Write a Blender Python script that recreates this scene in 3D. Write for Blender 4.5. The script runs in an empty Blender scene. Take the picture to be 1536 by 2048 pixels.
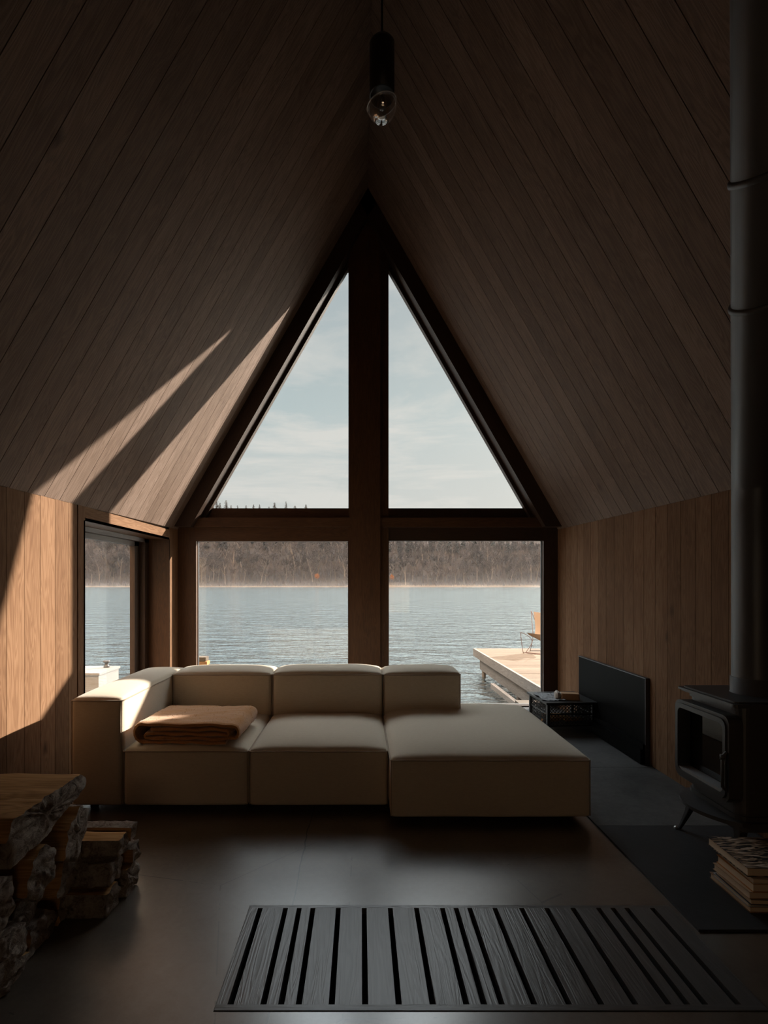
import bpy, math, random
from mathutils import Vector, Matrix, noise as mnoise
R = random.Random(11)
sc = bpy.context.scene
COL = sc.collection
TAU = math.tau

# ------------------------------------------------------------------ helpers
class MB:
    """collects polygons with uv, a per-face random number and a material slot"""
    def __init__(s):
        s.v = []; s.f = []; s.uv = []; s.r = []; s.m = []; s.sm = []
    def face(s, pts, uv=None, r=0.5, m=0, smooth=False):
        i = len(s.v); s.v += [tuple(p) for p in pts]
        s.f.append(tuple(range(i, i+len(pts))))
        s.uv.append(uv or [(p[0]+p[2], p[1]) for p in pts]); s.r.append(r); s.m.append(m); s.sm.append(smooth)
    def grid(s, rows, closed_u=False, closed_v=False, r=0.5, m=0, smooth=True, flip=False, uvs=None):
        n = len(rows); k = len(rows[0]); base = len(s.v)
        for row in rows: s.v += [tuple(p) for p in row]
        for i in range(n if closed_v else n-1):
            for j in range(k if closed_u else k-1):
                a = base+i*k+j; b = base+i*k+(j+1) % k
                c = base+((i+1) % n)*k+(j+1) % k; d = base+((i+1) % n)*k+j
                f = (a, b, c, d)
                if flip: f = f[::-1]
                s.f.append(f)
                u = [(s.v[q][0]+s.v[q][2], s.v[q][1]) for q in f] if uvs is None else \
                    [(uvs[0]*ii, uvs[1]*jj) for ii, jj in (((i, j), (i, j+1), (i+1, j+1), (i+1, j)) if not flip else ((i+1, j), (i+1, j+1), (i, j+1), (i, j)))]
                s.uv.append(u); s.r.append(r); s.m.append(m); s.sm.append(smooth)
    def obox(s, o, a, b, c, r=None, m=0, bev=0.0, taper=None):
        """box at corner o with edge vectors a (length, uv u), b (width, uv v), c (thickness)"""
        o, a, b, c = Vector(o), Vector(a), Vector(b), Vector(c)
        if r is None: r = R.random()
        if a.cross(b).dot(c) < 0: o = o+c; c = -c
        la, lb, lc = a.length, b.length, c.length
        ou, ov = r*37.0, r*91.0
        P = lambda i, j, k: o+a*i+b*j+c*k
        q = [((0,0,0),(0,1,0),(1,1,0),(1,0,0)), ((0,0,1),(1,0,1),(1,1,1),(0,1,1)),
             ((0,0,0),(1,0,0),(1,0,1),(0,0,1)), ((0,1,0),(0,1,1),(1,1,1),(1,1,0)),
             ((0,0,0),(0,0,1),(0,1,1),(0,1,0)), ((1,0,0),(1,1,0),(1,1,1),(1,0,1))]
        for f in q:
            s.face([P(*t) for t in f], [(ou+t[0]*la, ov+t[1]*lb+t[2]*lc) for t in f], r, m)
    def box(s, x0, x1, y0, y1, z0, z1, along='x', r=None, m=0):
        d = {'x': ((x1-x0,0,0),(0,y1-y0,0),(0,0,z1-z0)), 'y': ((0,y1-y0,0),(x1-x0,0,0),(0,0,z1-z0)),
             'z': ((0,0,z1-z0),(x1-x0,0,0),(0,y1-y0,0))}[along]
        s.obox((x0,y0,z0), *d, r=r, m=m)
    def tube(s, pts, rad, n=8, closed=False, caps=True, r=0.5, m=0, smooth=True):
        pts = [Vector(p) for p in pts]; k = len(pts); rows = []
        rads = rad if isinstance(rad, (list, tuple)) else [rad]*k
        up = None
        for i, p in enumerate(pts):
            if closed: t = (pts[(i+1) % k]-pts[i-1]).normalized()
            else: t = (pts[min(i+1, k-1)]-pts[max(i-1, 0)]).normalized()
            if up is None:
                up = Vector((0,0,1)) if abs(t.z) < .9 else Vector((1,0,0))
            side = t.cross(up)
            if side.length < 1e-6: side = t.cross(Vector((0,1,0)))
            side.normalize(); up2 = side.cross(t).normalized(); up = up2
            rows.append([p+(side*math.cos(TAU*j/n)+up2*math.sin(TAU*j/n))*rads[i] for j in range(n)])
        s.grid(rows, closed_u=True, closed_v=closed, r=r, m=m, smooth=smooth, uvs=(.1, .05), flip=True)
        if caps and not closed:
            s.face(rows[0], r=r, m=m); s.face(rows[-1][::-1], r=r, m=m)
    def lathe(s, c, prof, n=32, r=0.5, m=0, axis='z', smooth=True):
        c = Vector(c); rows = []
        for rr, h in prof:
            rows.append([c+Vector((rr*math.cos(TAU*j/n), rr*math.sin(TAU*j/n), h)) for j in range(n)])
        s.grid(rows, closed_u=True, r=r, m=m, smooth=smooth, uvs=(.05, .05))
    def build(s, name, mats, parent=None, loc=None, weld=False, bevel=0, autosmooth=None):
        me = bpy.data.meshes.new(name); me.from_pydata(s.v, [], s.f)
        if not isinstance(mats, (list, tuple)): mats = [mats]
        for mm in mats: me.materials.append(mm)
        uvl = me.uv_layers.new(name='UVMap')
        flat = [c for u in s.uv for p in u for c in p]
        uvl.data.foreach_set('uv', flat)
        at = me.attributes.new('rnd', 'FLOAT', 'FACE'); at.data.foreach_set('value', s.r)
        me.polygons.foreach_set('material_index', s.m)
        me.polygons.foreach_set('use_smooth', s.sm)
        me.update()
        if weld:
            import bmesh
            bm = bmesh.new(); bm.from_mesh(me); bmesh.ops.remove_doubles(bm, verts=bm.verts, dist=1e-5)
            bm.to_mesh(me); bm.free()
        o = bpy.data.objects.new(name, me); COL.objects.link(o)
        if parent is not None: o.parent = parent
        if loc is not None: o.location = loc
        if bevel:
            b = o.modifiers.new('bevel', 'BEVEL'); b.width = bevel; b.segments = 2; b.limit_method = 'ANGLE'
        return o

def tag(o, label=None, cat=None, group=None, kind=None):
    if label: o['label'] = label
    if cat: o['category'] = cat
    if group: o['group'] = group
    if kind: o['kind'] = kind
    return o
def empty(name, loc=(0,0,0), rz=0):
    o = bpy.data.objects.new(name, None); COL.objects.link(o); o.location = loc; o.rotation_euler = (0,0,rz)
    o.empty_display_size = .1
    return o
def struct(o): o['kind'] = 'structure'; return o

# ------------------------------------------------------------------ materials
def newmat(name):
    m = bpy.data.materials.new(name); m.use_nodes = True
    nt = m.node_tree; nt.nodes.clear()
    return m, nt
class N:
    def __init__(s, nt): s.nt = nt
    def __call__(s, typ, ins=None, **kw):
        n = s.nt.nodes.new(typ)
        for k, v in kw.items(): setattr(n, k, v)
        for k, v in (ins or {}).items():
            if isinstance(v, bpy.types.NodeSocket): s.nt.links.new(v, n.inputs[k])
            else: n.inputs[k].default_value = v
        return n
    def math(s, op, a, b=0.0, c=None, clamp=False):
        n = s.nt.nodes.new('ShaderNodeMath'); n.operation = op; n.use_clamp = clamp
        for i, v in enumerate((a, b) if c is None else (a, b, c)):
            if isinstance(v, bpy.types.NodeSocket): s.nt.links.new(v, n.inputs[i])
            else: n.inputs[i].default_value = v
        return n.outputs[0]
    def mix(s, f, a, b, blend='MIX'):
        n = s.nt.nodes.new('ShaderNodeMix'); n.data_type = 'RGBA'; n.blend_type = blend
        for i, v in ((0, f), (6, a), (7, b)):
            if isinstance(v, bpy.types.NodeSocket): s.nt.links.new(v, n.inputs[i])
            else: n.inputs[i].default_value = v if i == 0 else (tuple(v)+(1,) if len(v) == 3 else v)
        return n.outputs[2]
    def ramp(s, f, stops):
        n = s.nt.nodes.new('ShaderNodeValToRGB'); s.nt.links.new(f, n.inputs[0])
        el = n.color_ramp.elements
        while len(el) < len(stops): el.new(0.5)
        for e, (p, c) in zip(el, stops):
            e.position = p; e.color = tuple(c)+(1,) if len(c) == 3 else c
        return n.outputs[0]
def finish(n, color, rough=.6, bump=None, bstr=.3, bdist=.01, metal=0.0, spec=.5, extra=None):
    p = n('ShaderNodeBsdfPrincipled', {'Metallic': metal, 'Specular IOR Level': spec})
    for k, v in (('Base Color', color), ('Roughness', rough)):
        if isinstance(v, bpy.types.NodeSocket): n.nt.links.new(v, p.inputs[k])
        else: p.inputs[k].default_value = v if k == 'Roughness' else tuple(v)+(1,)
    for k, v in (extra or {}).items(): p.inputs[k].default_value = v
    if bump is not None:
        b = n('ShaderNodeBump', {'Strength': bstr, 'Distance': bdist, 'Height': bump})
        n.nt.links.new(b.outputs[0], p.inputs['Normal'])
    o = n('ShaderNodeOutputMaterial'); n.nt.links.new(p.outputs[0], o.inputs[0])
    return p

def wood(name, dark, mid, light, rough=.55, var=.35, knots=True, spec=.35, grain=1.0):
    m, nt = newmat(name); n = N(nt)
    uv = n('ShaderNodeUVMap').outputs[0]
    rnd = n('ShaderNodeAttribute', attribute_name='rnd').outputs['Fac']
    wn = n('ShaderNodeTexWhiteNoise', {'W': rnd}, noise_dimensions='1D').outputs['Value']
    off = n('ShaderNodeCombineXYZ', {'Z': n.math('MULTIPLY', rnd, 53.0)}).outputs[0]
    co = n('ShaderNodeVectorMath', {0: uv, 1: off}, operation='ADD').outputs[0]
    m1 = n('ShaderNodeMapping', {'Vector': co, 'Scale': (1.1, 11, 1)}).outputs[0]
    rings = n('ShaderNodeTexNoise', {'Vector': m1, 'Scale': 1.6, 'Detail': 2.0, 'Roughness': .45, 'Distortion': .5}).outputs['Fac']
    band = n.math('SINE', n.math('MULTIPLY', rings, 62.0*grain))
    band = n.math('MULTIPLY_ADD', band, .5, .5)
    m2 = n('ShaderNodeMapping', {'Vector': co, 'Scale': (4, 240, 1)}).outputs[0]
    fine = n('ShaderNodeTexNoise', {'Vector': m2, 'Scale': 1.0, 'Detail': 3.0, 'Roughness': .6}).outputs['Fac']
    m3 = n('ShaderNodeMapping', {'Vector': co, 'Scale': (.8, 3, 1)}).outputs[0]
    blot = n('ShaderNodeTexNoise', {'Vector': m3, 'Scale': 1.7, 'Detail': 4.0, 'Roughness': .6}).outputs['Fac']
    t = n.math('ADD', n.math('MULTIPLY', band, .15), n.math('MULTIPLY', fine, .42))
    t = n.math('ADD', t, n.math('MULTIPLY', blot, .45))
    t = n.math('SUBTRACT', t, .01)
    c = n.ramp(t, [(.2, dark), (.5, mid), (.8, light)])
    if knots:
        m4 = n('ShaderNodeMapping', {'Vector': co, 'Scale': (1.0, 1.9, 1)}).outputs[0]
        kd = n('ShaderNodeTexVoronoi', {'Vector': m4, 'Scale': 1.25}).outputs['Distance']
        kk = n.math('SUBTRACT', 1.0, n.math('MULTIPLY', kd, 13.0), clamp=True)
        c = n.mix(n.math('MULTIPLY', kk, .8), c, tuple(x*.25 for x in dark))
    br = n.math('MULTIPLY_ADD', wn, var, 1.0-var*.5)
    c = n.mix(1.0, c, n('ShaderNodeCombineColor', {0: br, 1: n.math('POWER', br, 1.12), 2: n.math('POWER', br, 1.25)}).outputs[0], 'MULTIPLY')
    finish(n, c, rough, bump=n.math('ADD', n.math('MULTIPLY', fine, .6), n.math('MULTIPLY', band, .3)), bstr=.25, bdist=.004, spec=spec)
    return m

def plain(name, col, rough=.5, per_object=False, metal=0.0, spec=.5, noise=None, bump=0.0, bscale=60.0, bdist=.003, extra=None):
    m, nt = newmat(name); n = N(nt)
    co = n('ShaderNodeTexCoord').outputs['Object']
    tx = n('ShaderNodeTexNoise', {'Vector': co, 'Scale': bscale, 'Detail': 5.0, 'Roughness': .65}).outputs['Fac']
    t2 = n('ShaderNodeTexNoise', {'Vector': co, 'Scale': 4.0, 'Detail': 4.0}).outputs['Fac']
    a = noise or .12
    f = n.math('MULTIPLY_ADD', n.math('ADD', tx, t2), a, 1.0-a)
    if per_object: f = n.math('MULTIPLY', f, n.math('MULTIPLY_ADD', n('ShaderNodeObjectInfo').outputs['Random'], 1.3, .35))
    c = n.mix(1.0, col, n('ShaderNodeCombineColor', {0: f, 1: f, 2: f}).outputs[0], 'MULTIPLY')
    finish(n, c, rough, bump=tx if bump else None, bstr=bump, bdist=bdist, metal=metal, spec=spec, extra=extra)
    return m

M = {}
M['board'] = wood('stained_board', (.115,.053,.026), (.235,.128,.070), (.34,.202,.118), rough=.78, spec=.12, var=.34)
M['roof_board'] = wood('roof_board', (.095,.060,.043), (.215,.148,.112), (.33,.24,.19), rough=.72, spec=.20, var=.36)
M['trim'] = wood('frame_wood', (.040,.017,.007), (.085,.038,.016), (.125,.060,.028), var=.2, knots=False)
M['black_trim'] = wood('dark_frame_wood', (.022,.012,.007), (.04,.02,.011), (.06,.032,.018), var=.2, knots=False)
M['grille'] = wood('grille_wood', (.055,.052,.05), (.095,.09,.088), (.14,.135,.13), rough=.33, var=.16, spec=1.0)
M['deck'] = wood('dock_board', (.085,.065,.048), (.145,.113,.085), (.21,.168,.13), rough=.8, var=.25, spec=.2)
M['weathered'] = wood('weathered_beam', (.13,.115,.10), (.24,.215,.19), (.36,.33,.30), rough=.85, var=.15, spec=.2)
M['split'] = wood('split_firewood', (.18,.085,.032), (.46,.25,.105), (.66,.40,.19), rough=.85, var=.4, knots=False, spec=.15)
M['black'] = plain('black_backing', (.012,.010,.009), .9, spec=.1)
M['iron'] = plain('cast_iron', (.06,.06,.062), .42, metal=.0, spec=.5, bump=.15, bscale=220)
M['pipe'] = plain('flue_steel', (.10,.10,.105), .42, spec=.5, bump=.05, bscale=150)
M['panel'] = plain('black_panel', (.006,.006,.006), .5, spec=.04)
M['lacquer'] = plain('black_lattice', (.015,.014,.013), .4, spec=.5)
M['lip'] = plain('lit_iron_lip', (.30,.30,.30), .5)  # iron door ledge coloured pale, window light put into its colour
M['metal'] = plain('bright_metal', (.62,.62,.62), .3, metal=1.0)

def concrete(name, a, b, rough, seam=None, spec=.5, coat=False):
    m, nt = newmat(name); n = N(nt)
    co = n('ShaderNodeTexCoord').outputs['Object']
    n1 = n('ShaderNodeTexNoise', {'Vector': co, 'Scale': 1.6, 'Detail': 8.0, 'Roughness': .68, 'Distortion': .4}).outputs['Fac']
    n2 = n('ShaderNodeTexNoise', {'Vector': co, 'Scale': 38.0, 'Detail': 6.0, 'Roughness': .75}).outputs['Fac']
    n3 = n('ShaderNodeTexNoise', {'Vector': co, 'Scale': 7.0, 'Detail': 6.0, 'Roughness': .7, 'Distortion': 1.2}).outputs['Fac']
    t = n.math('ADD', n.math('MULTIPLY', n1, .5), n.math('ADD', n.math('MULTIPLY', n2, .22), n.math('MULTIPLY', n3, .3)))
    c = n.ramp(t, [(.36, a), (.66, b)])
    h = n.math('ADD', n.math('MULTIPLY', n2, .5), n3)
    if seam is not None:
        sx = n('ShaderNodeSeparateXYZ', {0: co})
        wob = n('ShaderNodeTexNoise', {'Vector': co, 'Scale': 5.0, 'Detail': 5.0}).outputs['Fac']
        d = n.math('ABSOLUTE', n.math('ADD', n.math('SUBTRACT', sx.outputs[0], seam), n.math('MULTIPLY', n.math('SUBTRACT', wob, .5), .05)))
        k = n.math('LESS_THAN', d, .0035)
        c = n.mix(n.math('MULTIPLY', k, .95), c, (.004,.004,.004)); h = n.math('SUBTRACT', h, n.math('MULTIPLY', k, 2.0))
        # hairline network
        vor = n('ShaderNodeTexVoronoi', {'Vector': co, 'Scale': 1.1}, feature='DISTANCE_TO_EDGE').outputs['Distance']
        kk = n.math('MULTIPLY', n.math('LESS_THAN', vor, .0022), n.math('GREATER_THAN', n1, .52))
        c = n.mix(n.math('MULTIPLY', kk, .6), c, (.012,.012,.012))
    rg = n.math('MULTIPLY_ADD', n3, .25, rough-.12)
    finish(n, c, rg, bump=h, bstr=.22, bdist=.006, spec=spec, extra={'Coat Weight': 1.0, 'Coat Roughness': .24, 'Coat IOR': 2.1} if coat else None)
    return m
M['floor'] = concrete('polished_concrete', (.065,.048,.034), (.15,.118,.09), .40, seam=-.30, spec=.5, coat=True)
M['slate'] = concrete('slate', (.035,.034,.033), (.14,.132,.125), .5, spec=.3)
M['plate'] = concrete('hearth_steel', (.02,.021,.023), (.045,.046,.05), .45, spec=.4)

def fabric(name, col, col2, scale=700, rough=.9, bstr=.35, sheen=.3):
    m, nt = newmat(name); n = N(nt)
    co = n('ShaderNodeTexCoord').outputs['Object']
    w = n('ShaderNodeTexNoise', {'Vector': n('ShaderNodeMapping', {'Vector': co, 'Scale': (1,1,1)}).outputs[0], 'Scale': scale, 'Detail': 2.0}).outputs['Fac']
    w2 = n('ShaderNodeTexNoise', {'Vector': n('ShaderNodeMapping', {'Vector': co, 'Scale': (.25, 1.6, 1.6)}).outputs[0], 'Scale': 130, 'Detail': 4.0, 'Roughness': .7}).outputs['Fac']
    c = n.mix(n.math('MULTIPLY_ADD', n.math('ADD', w, w2), 1.1, -.6, clamp=True), col2, col)
    finish(n, c, rough, bump=n.math('ADD', w, w2), bstr=bstr, bdist=.0012, spec=.15, extra={'Sheen Weight': sheen, 'Sheen Roughness': .5})
    return m
M['sofa'] = fabric('sofa_fabric', (.84,.73,.58), (.66,.54,.40))
M['pipe_cord'] = fabric('sofa_piping', (.50,.40,.30), (.38,.29,.21))
M['wool'] = fabric('wool_blanket', (.78,.36,.115), (.48,.20,.055), scale=190, bstr=.9, sheen=.6)

def glassmat(name, tint=(.93,.95,.95), k=.0):
    m, nt = newmat(name); n = N(nt)
    lw = n('ShaderNodeLayerWeight', {'Blend': .5}).outputs['Facing']
    fr = n.math('MULTIPLY_ADD', n.math('POWER', lw, 5.0), .95, .045+k)
    tr = n('ShaderNodeBsdfTransparent', {'Color': tint+(1,)})
    gl = n('ShaderNodeBsdfGlossy', {'Color': (1,1,1,1), 'Roughness': 0.0})
    mx = n('ShaderNodeMixShader', {0: fr, 1: tr.outputs[0], 2: gl.outputs[0]})
    o = n('ShaderNodeOutputMaterial'); nt.links.new(mx.outputs[0], o.inputs[0])
    return m
M['glass'] = glassmat('window_glass')
M['stove_glass'] = glassmat('stove_glass', (.35,.34,.33), .06)
M['lamp_glass'] = glassmat('lamp_glass', (.80,.78,.76), .2)

def bark():
    m, nt = newmat('bark'); n = N(nt)
    co = n('ShaderNodeTexCoord').outputs['Object']
    v = n('ShaderNodeTexVoronoi', {'Vector': n('ShaderNodeMapping', {'Vector': co, 'Scale': (16,28,28)}).outputs[0], 'Scale': 1.0}).outputs['Distance']
    a = n('ShaderNodeTexNoise', {'Vector': co, 'Scale': 26.0, 'Detail': 8.0, 'Roughness': .75, 'Distortion': 1.5}).outputs['Fac']
    t = n.math('MULTIPLY_ADD', v, .25, a)
    c = n.ramp(t, [(.35, (.05,.035,.026)), (.48, (.20,.145,.115)), (.60, (.46,.37,.31)), (.75, (.66,.57,.49))])
    finish(n, c, .95, bump=t, bstr=1.0, bdist=.02, spec=.1)
    return m
M['bark'] = bark()

def water():
    m, nt = newmat('lake_water'); n = N(nt)
    co = n('ShaderNodeTexCoord').outputs['Object']
    def w(sx, sy, sc_, det, dist=0.6):
        return n('ShaderNodeTexNoise', {'Vector': n('ShaderNodeMapping', {'Vector': co, 'Scale': (sx, sy, 1), 'Rotation': (0,0,.12)}).outputs[0],
                 'Scale': sc_, 'Detail': det, 'Roughness': .55, 'Distortion': dist}).outputs['Fac']
    h = n.math('ADD', n.math('MULTIPLY', w(.55, 1.3, .9, 3.0), 1.0), n.math('MULTIPLY', w(.5, 1.3, 3.2, 3.0), .38))
    h = n.math('ADD', h, n.math('MULTIPLY', w(.6, 1.2, 10.0, 2.0), .08))
    b = n('ShaderNodeBump', {'Strength': 1.0, 'Distance': .20, 'Height': h})
    gl = n('ShaderNodeBsdfGlossy', {'Color': (.91,.99,1.0,1), 'Roughness': .13, 'Normal': b.outputs[0]})
    df = n('ShaderNodeBsdfDiffuse', {'Color': (.03,.042,.048,1), 'Normal': b.outputs[0]})
    lw = n('ShaderNodeLayerWeight', {'Blend': .5, 'Normal': b.outputs[0]})
    f = n('ShaderNodeMapRange', {'Value': lw.outputs['Facing'], 'From Min': .50, 'From Max': .75, 'To Min': .02, 'To Max': 1.0}, interpolation_type='SMOOTHSTEP').outputs[0]
    mx = n('ShaderNodeMixShader', {0: f, 1: df.outputs[0], 2: gl.outputs[0]})
    o = n('ShaderNodeOutputMaterial'); nt.links.new(mx.outputs[0], o.inputs[0])
    return m
M['water'] = water()
M['twig'] = plain('bare_twigs', (.050,.045,.048), .95, per_object=True, spec=.05, noise=.5, bscale=.6)
M['trunk'] = plain('pale_trunk', (.12,.108,.10), .95, per_object=True, spec=.05, noise=.4, bscale=2)
M['needle'] = plain('conifer_needles', (.026,.030,.032), .95, per_object=True, spec=.05, noise=.4, bscale=1.0)
M['russet'] = plain('russet_leaves', (.34,.14,.05), .95, spec=.05, noise=.4, bscale=1.0)
M['shore'] = plain('forest_floor', (.040,.036,.036), .95, spec=.05, noise=.5, bscale=.3)
M['reed'] = plain('dry_reeds', (.24,.19,.14), .95, spec=.05, noise=.4, bscale=1.0)
M['white_paint'] = plain('pale_painted_metal', (.22,.205,.19), .5, noise=.08)
M['canvas'] = plain('tan_canvas', (.26,.20,.155), .9, spec=.1)
M['wire'] = plain('rusty_wire', (.10,.05,.035), .6)
M['paper'] = plain('book_pages', (.80,.64,.47), .9, spec=.1, noise=.1, bscale=300)
M['wrap'] = plain('crumpled_paper', (.50,.44,.38), .8, spec=.2, noise=.2, bscale=40)
M['tan_block'] = plain('tan_block', (.38,.21,.10), .7, noise=.2, bscale=30)
M['newsprint'] = plain('grey_newsprint', (.24,.24,.24), .8, noise=.5, bscale=35)

# ------------------------------------------------------------------ geometry constants (metres; camera at x=0,y=0, looking along +y)
H = 1.42
XL, XR = -2.08, 2.235
XC = (XL+XR)/2
YG = 5.50
YB = -3.2
def eave(y): return 2.02 - .016*(5.3-y)
T60 = math.tan(math.radians(60.2))
WATER = -.65

# floor with a pit for the grille
GX0, GX1, GY0, GY1 = -.489, 1.352, 1.588, 2.11
HX = 1.372
mb = MB()
def fl(x0, x1, y0, y1, z=0.0): mb.face([(x0,y0,z),(x1,y0,z),(x1,y1,z),(x0,y1,z)], r=.5)
fl(XL-.3, XR+.1, YB, GY0); fl(XL-.3, GX0, GY0, GY1); fl(GX1, XR+.1, GY0, GY1-.0)
fl(XL-.3, XR+.1, GY1, YG+.12)
mb.box(XL-.3, XR+.1, YG+.12, YG+.14, -.5, 0)
P = -.16
for a in ([(GX0,GY0,0),(GX0,GY1,0),(GX0,GY1,P),(GX0,GY0,P)], [(GX1,GY0,0),(GX1,GY0,P),(GX1,GY1,P),(GX1,GY1,0)],
          [(GX0,GY0,0),(GX0,GY0,P),(GX1,GY0,P),(GX1,GY0,0)], [(GX0,GY1,0),(GX1,GY1,0),(GX1,GY1,P),(GX0,GY1,P)],
          [(GX0,GY0,P),(GX0,GY1,P),(GX1,GY1,P),(GX1,GY0,P)]): mb.face(a, m=1)
struct(mb.build('floor', [M['floor'], M['black']]))

# slate slabs and the steel hearth plate
mb = MB()
for y0, y1 in ((2.79, 3.665), (3.67, 4.60), (4.605, 5.44)):
    mb.box(HX, XR, y0, y1, 0.0005, .008)
o = mb.build('trim_1', M['slate'], bevel=.003); struct(o)
mb = MB(); mb.box(HX, XR-.005, 1.95, 2.785, .0005, .010)
tag(mb.build('hearth_plate', M['plate'], bevel=.002), 'flat black hearth plate on the floor under the wood stove', 'hearth plate')

# floor grille : boards between slots
g = empty('floor_grille', (GX0, GY0, 0)); tag(g, 'dark wooden floor grille with long slots set flush in the concrete', 'floor grille')
slits = [-.438,-.328,-.2685,-.209,-.0985,.0139,.127,.241,.354,.4135,.473,.582,.699,.807,.922,1.033,1.0955,1.156,1.267]
sw = .0105
edges = [GX0+.002] + [e for s_ in slits for e in (s_-sw, s_+sw)] + [GX1-.002]
ya, yb = 1.612, 2.090
for i in range(0, len(edges), 2):
    mb = MB(); mb.box(edges[i]-GX0, edges[i+1]-GX0, ya-GY0, yb-GY0, -.025, .003, along='y', r=R.random())
    mb.build('slat', M['grille'], g)
for y0, y1 in ((GY0+.002, ya), (yb, GY1-.002)):
    mb = MB(); mb.box(.002, GX1-GX0-.002, y0-GY0, y1-GY0, -.025, .003, along='x', r=R.random())
    mb.build('end_rail', M['grille'], g)

# ------------------------------------------------------------------ boarded walls
def wall_boards(mb, X, sgn, y0, y1, z0, ztop, w=.149, phase=2.818, gap=.0035):
    """vertical boards on plane X; sgn=+1 room lies towards +x"""
    k0 = math.floor((y0-phase)/w)
    y = phase+k0*w
    while y < y1-1e-4:
        a, b = max(y, y0), min(y+w, y1)
        if b-a > .01:
            r = R.random()
            t = .018+R.random()*.0015
            zt = min(ztop(a), ztop(b)) if callable(ztop) else ztop
            mb.obox((X, a+gap/2, z0), (0,0,zt-z0), (0,b-a-gap,0), (-sgn*t,0,0), r=r)
        y += w
W0, W1 = 3.62, 5.205       # side window opening
WZ = 1.888
mb = MB()
wall_boards(mb, XL, 1, YB, 3.517, 0, eave)
mb.obox((XL, 3.529, 0), (0,0,eave(3.55)), (0,W0-3.529,0), (-.02,0,0), r=.31)
mb.obox((XL, W0, WZ), (0,W1-W0,0), (0,0,eave(W0)-WZ), (-.02,0,0), r=.62)
wall_boards(mb, XL, 1, W1, YG-.03, 0, eave, phase=W1)
mb.box(XL-.30, XL-.022, YB, W0-.02, -.05, 2.0, m=1); mb.box(XL-.30, XL-.022, W1+.02, YG+.06, -.05, 2.0, m=1)
mb.box(XL-.30, XL-.022, W0-.02, W1+.02, WZ+.02, 2.0, m=1)
struct(mb.build('wall_left', [M['board'], M['black']]))
mb = MB()
wall_boards(mb, XR, -1, YB, YG-.03, 0, eave, w=.146, phase=2.917)
mb.box(XR+.022, XR+.28, YB, YG+.06, -.05, 2.0, m=1)
struct(mb.build('wall_right', [M['board'], M['black']]))
# rear wall behind the viewer
RX0, RX1, RZ, RB = XL+.15*12, XL+.15*24, 1.50, .45
mb = MB()
x = XL
while x < XR:
    xe = min(x+.15, XR)
    zt = eave(YB)+T60*(min(x-XL, XR-xe)+.0)
    zl = RZ if (xe > RX0+.01 and x < RX1-.01) else 0
    if zl: mb.obox((x+.002, YB, 0), (0,0,RB), (xe-x-.004,0,0), (0,-.02,0))
    if max(zt, .5) > zl+.02: mb.obox((x+.002, YB, zl), (0,0,max(zt, .5)-zl), (xe-x-.004,0,0), (0,-.02,0))
    x += .15
mb.box(XL-.3, RX0, YB-.1, YB-.03, -.05, 6.3, m=1); mb.box(RX1, XR+.3, YB-.1, YB-.03, -.05, 6.3, m=1); mb.box(RX0, RX1, YB-.1, YB-.03, RZ, 6.3, m=1); mb.box(RX0, RX1, YB-.1, YB-.03, -.05, RB, m=1)
struct(mb.build('wall_rear', [M['board'], M['black']]))

w = empty('fill_window', (RX0, YB, 0)); struct(w)  # unseen window added behind the camera to let fill light in
mb = MB(); W_ = RX1-RX0
for x_ in (0, W_/2-.04, W_-.08): mb.box(x_, x_+.08, -.08, -.01, RB, RZ, along='z')
mb.box(.08, W_-.08, -.08, -.01, RZ-.08, RZ); mb.box(.08, W_-.08, -.08, -.01, RB, RB+.08); mb.build('window_frame', M['trim'], w)
mb = MB(); mb.face([(.0,-.05,RB+.02), (W_,-.05,RB+.02), (W_,-.05,RZ-.02), (0,-.05,RZ-.02)]); mb.build('pane', M['glass'], w)

# ------------------------------------------------------------------ roof slopes
def roof(side):
    mb = MB()
    X0 = XL if side < 0 else XR
    run = abs(XC-X0)
    w = .158; y = 2.837-40*w
    while y < YG-.02:
        a, b = max(y, YB), min(y+w, YG-.0)
        if b > a+.01:
            r = R.random()
            p = Vector((X0, a+.002, eave(a))); q = Vector((XC, a+.002, eave(a)+T60*run))
            wv = Vector((0, b-a-.004, eave(b)-eave(a)))
            nrm = (q-p).cross(wv).normalized()
            if nrm.z < 0: nrm = -nrm
            mb.obox(p, q-p, wv, nrm*.018, r=r)
        y += w
    # opaque roof build-up, running out to the prow over the gable glass
    n_ = Vector((side*math.sin(math.radians(60.2)), 0, math.cos(math.radians(60.2))))
    ys = [YB-.1, YG+.10]
    def pt(y, s_, off): return Vector((X0+(XC-X0)*s_, y, eave(min(y, YG))+T60*run*s_))+n_*off
    A = [pt(YB-.1, -.015, .022), pt(YG+.12, -.015, .022), pt(YG+.14, 1.02, .022), pt(YB-.1, 1.02, .022)]
    B = [p+n_*.16 for p in A]
    mb.face(A, m=2); mb.face(B[::-1], m=1)
    for i in range(4): mb.face([A[i], B[i], B[(i+1) % 4], A[(i+1) % 4]][::-1], m=2)
    return mb
struct(roof(-1).build('ceiling', [M['roof_board'], M['black'], M['weathered']]))
struct(roof(1).build('ceiling', [M['roof_board'], M['black'], M['weathered']]))

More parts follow.
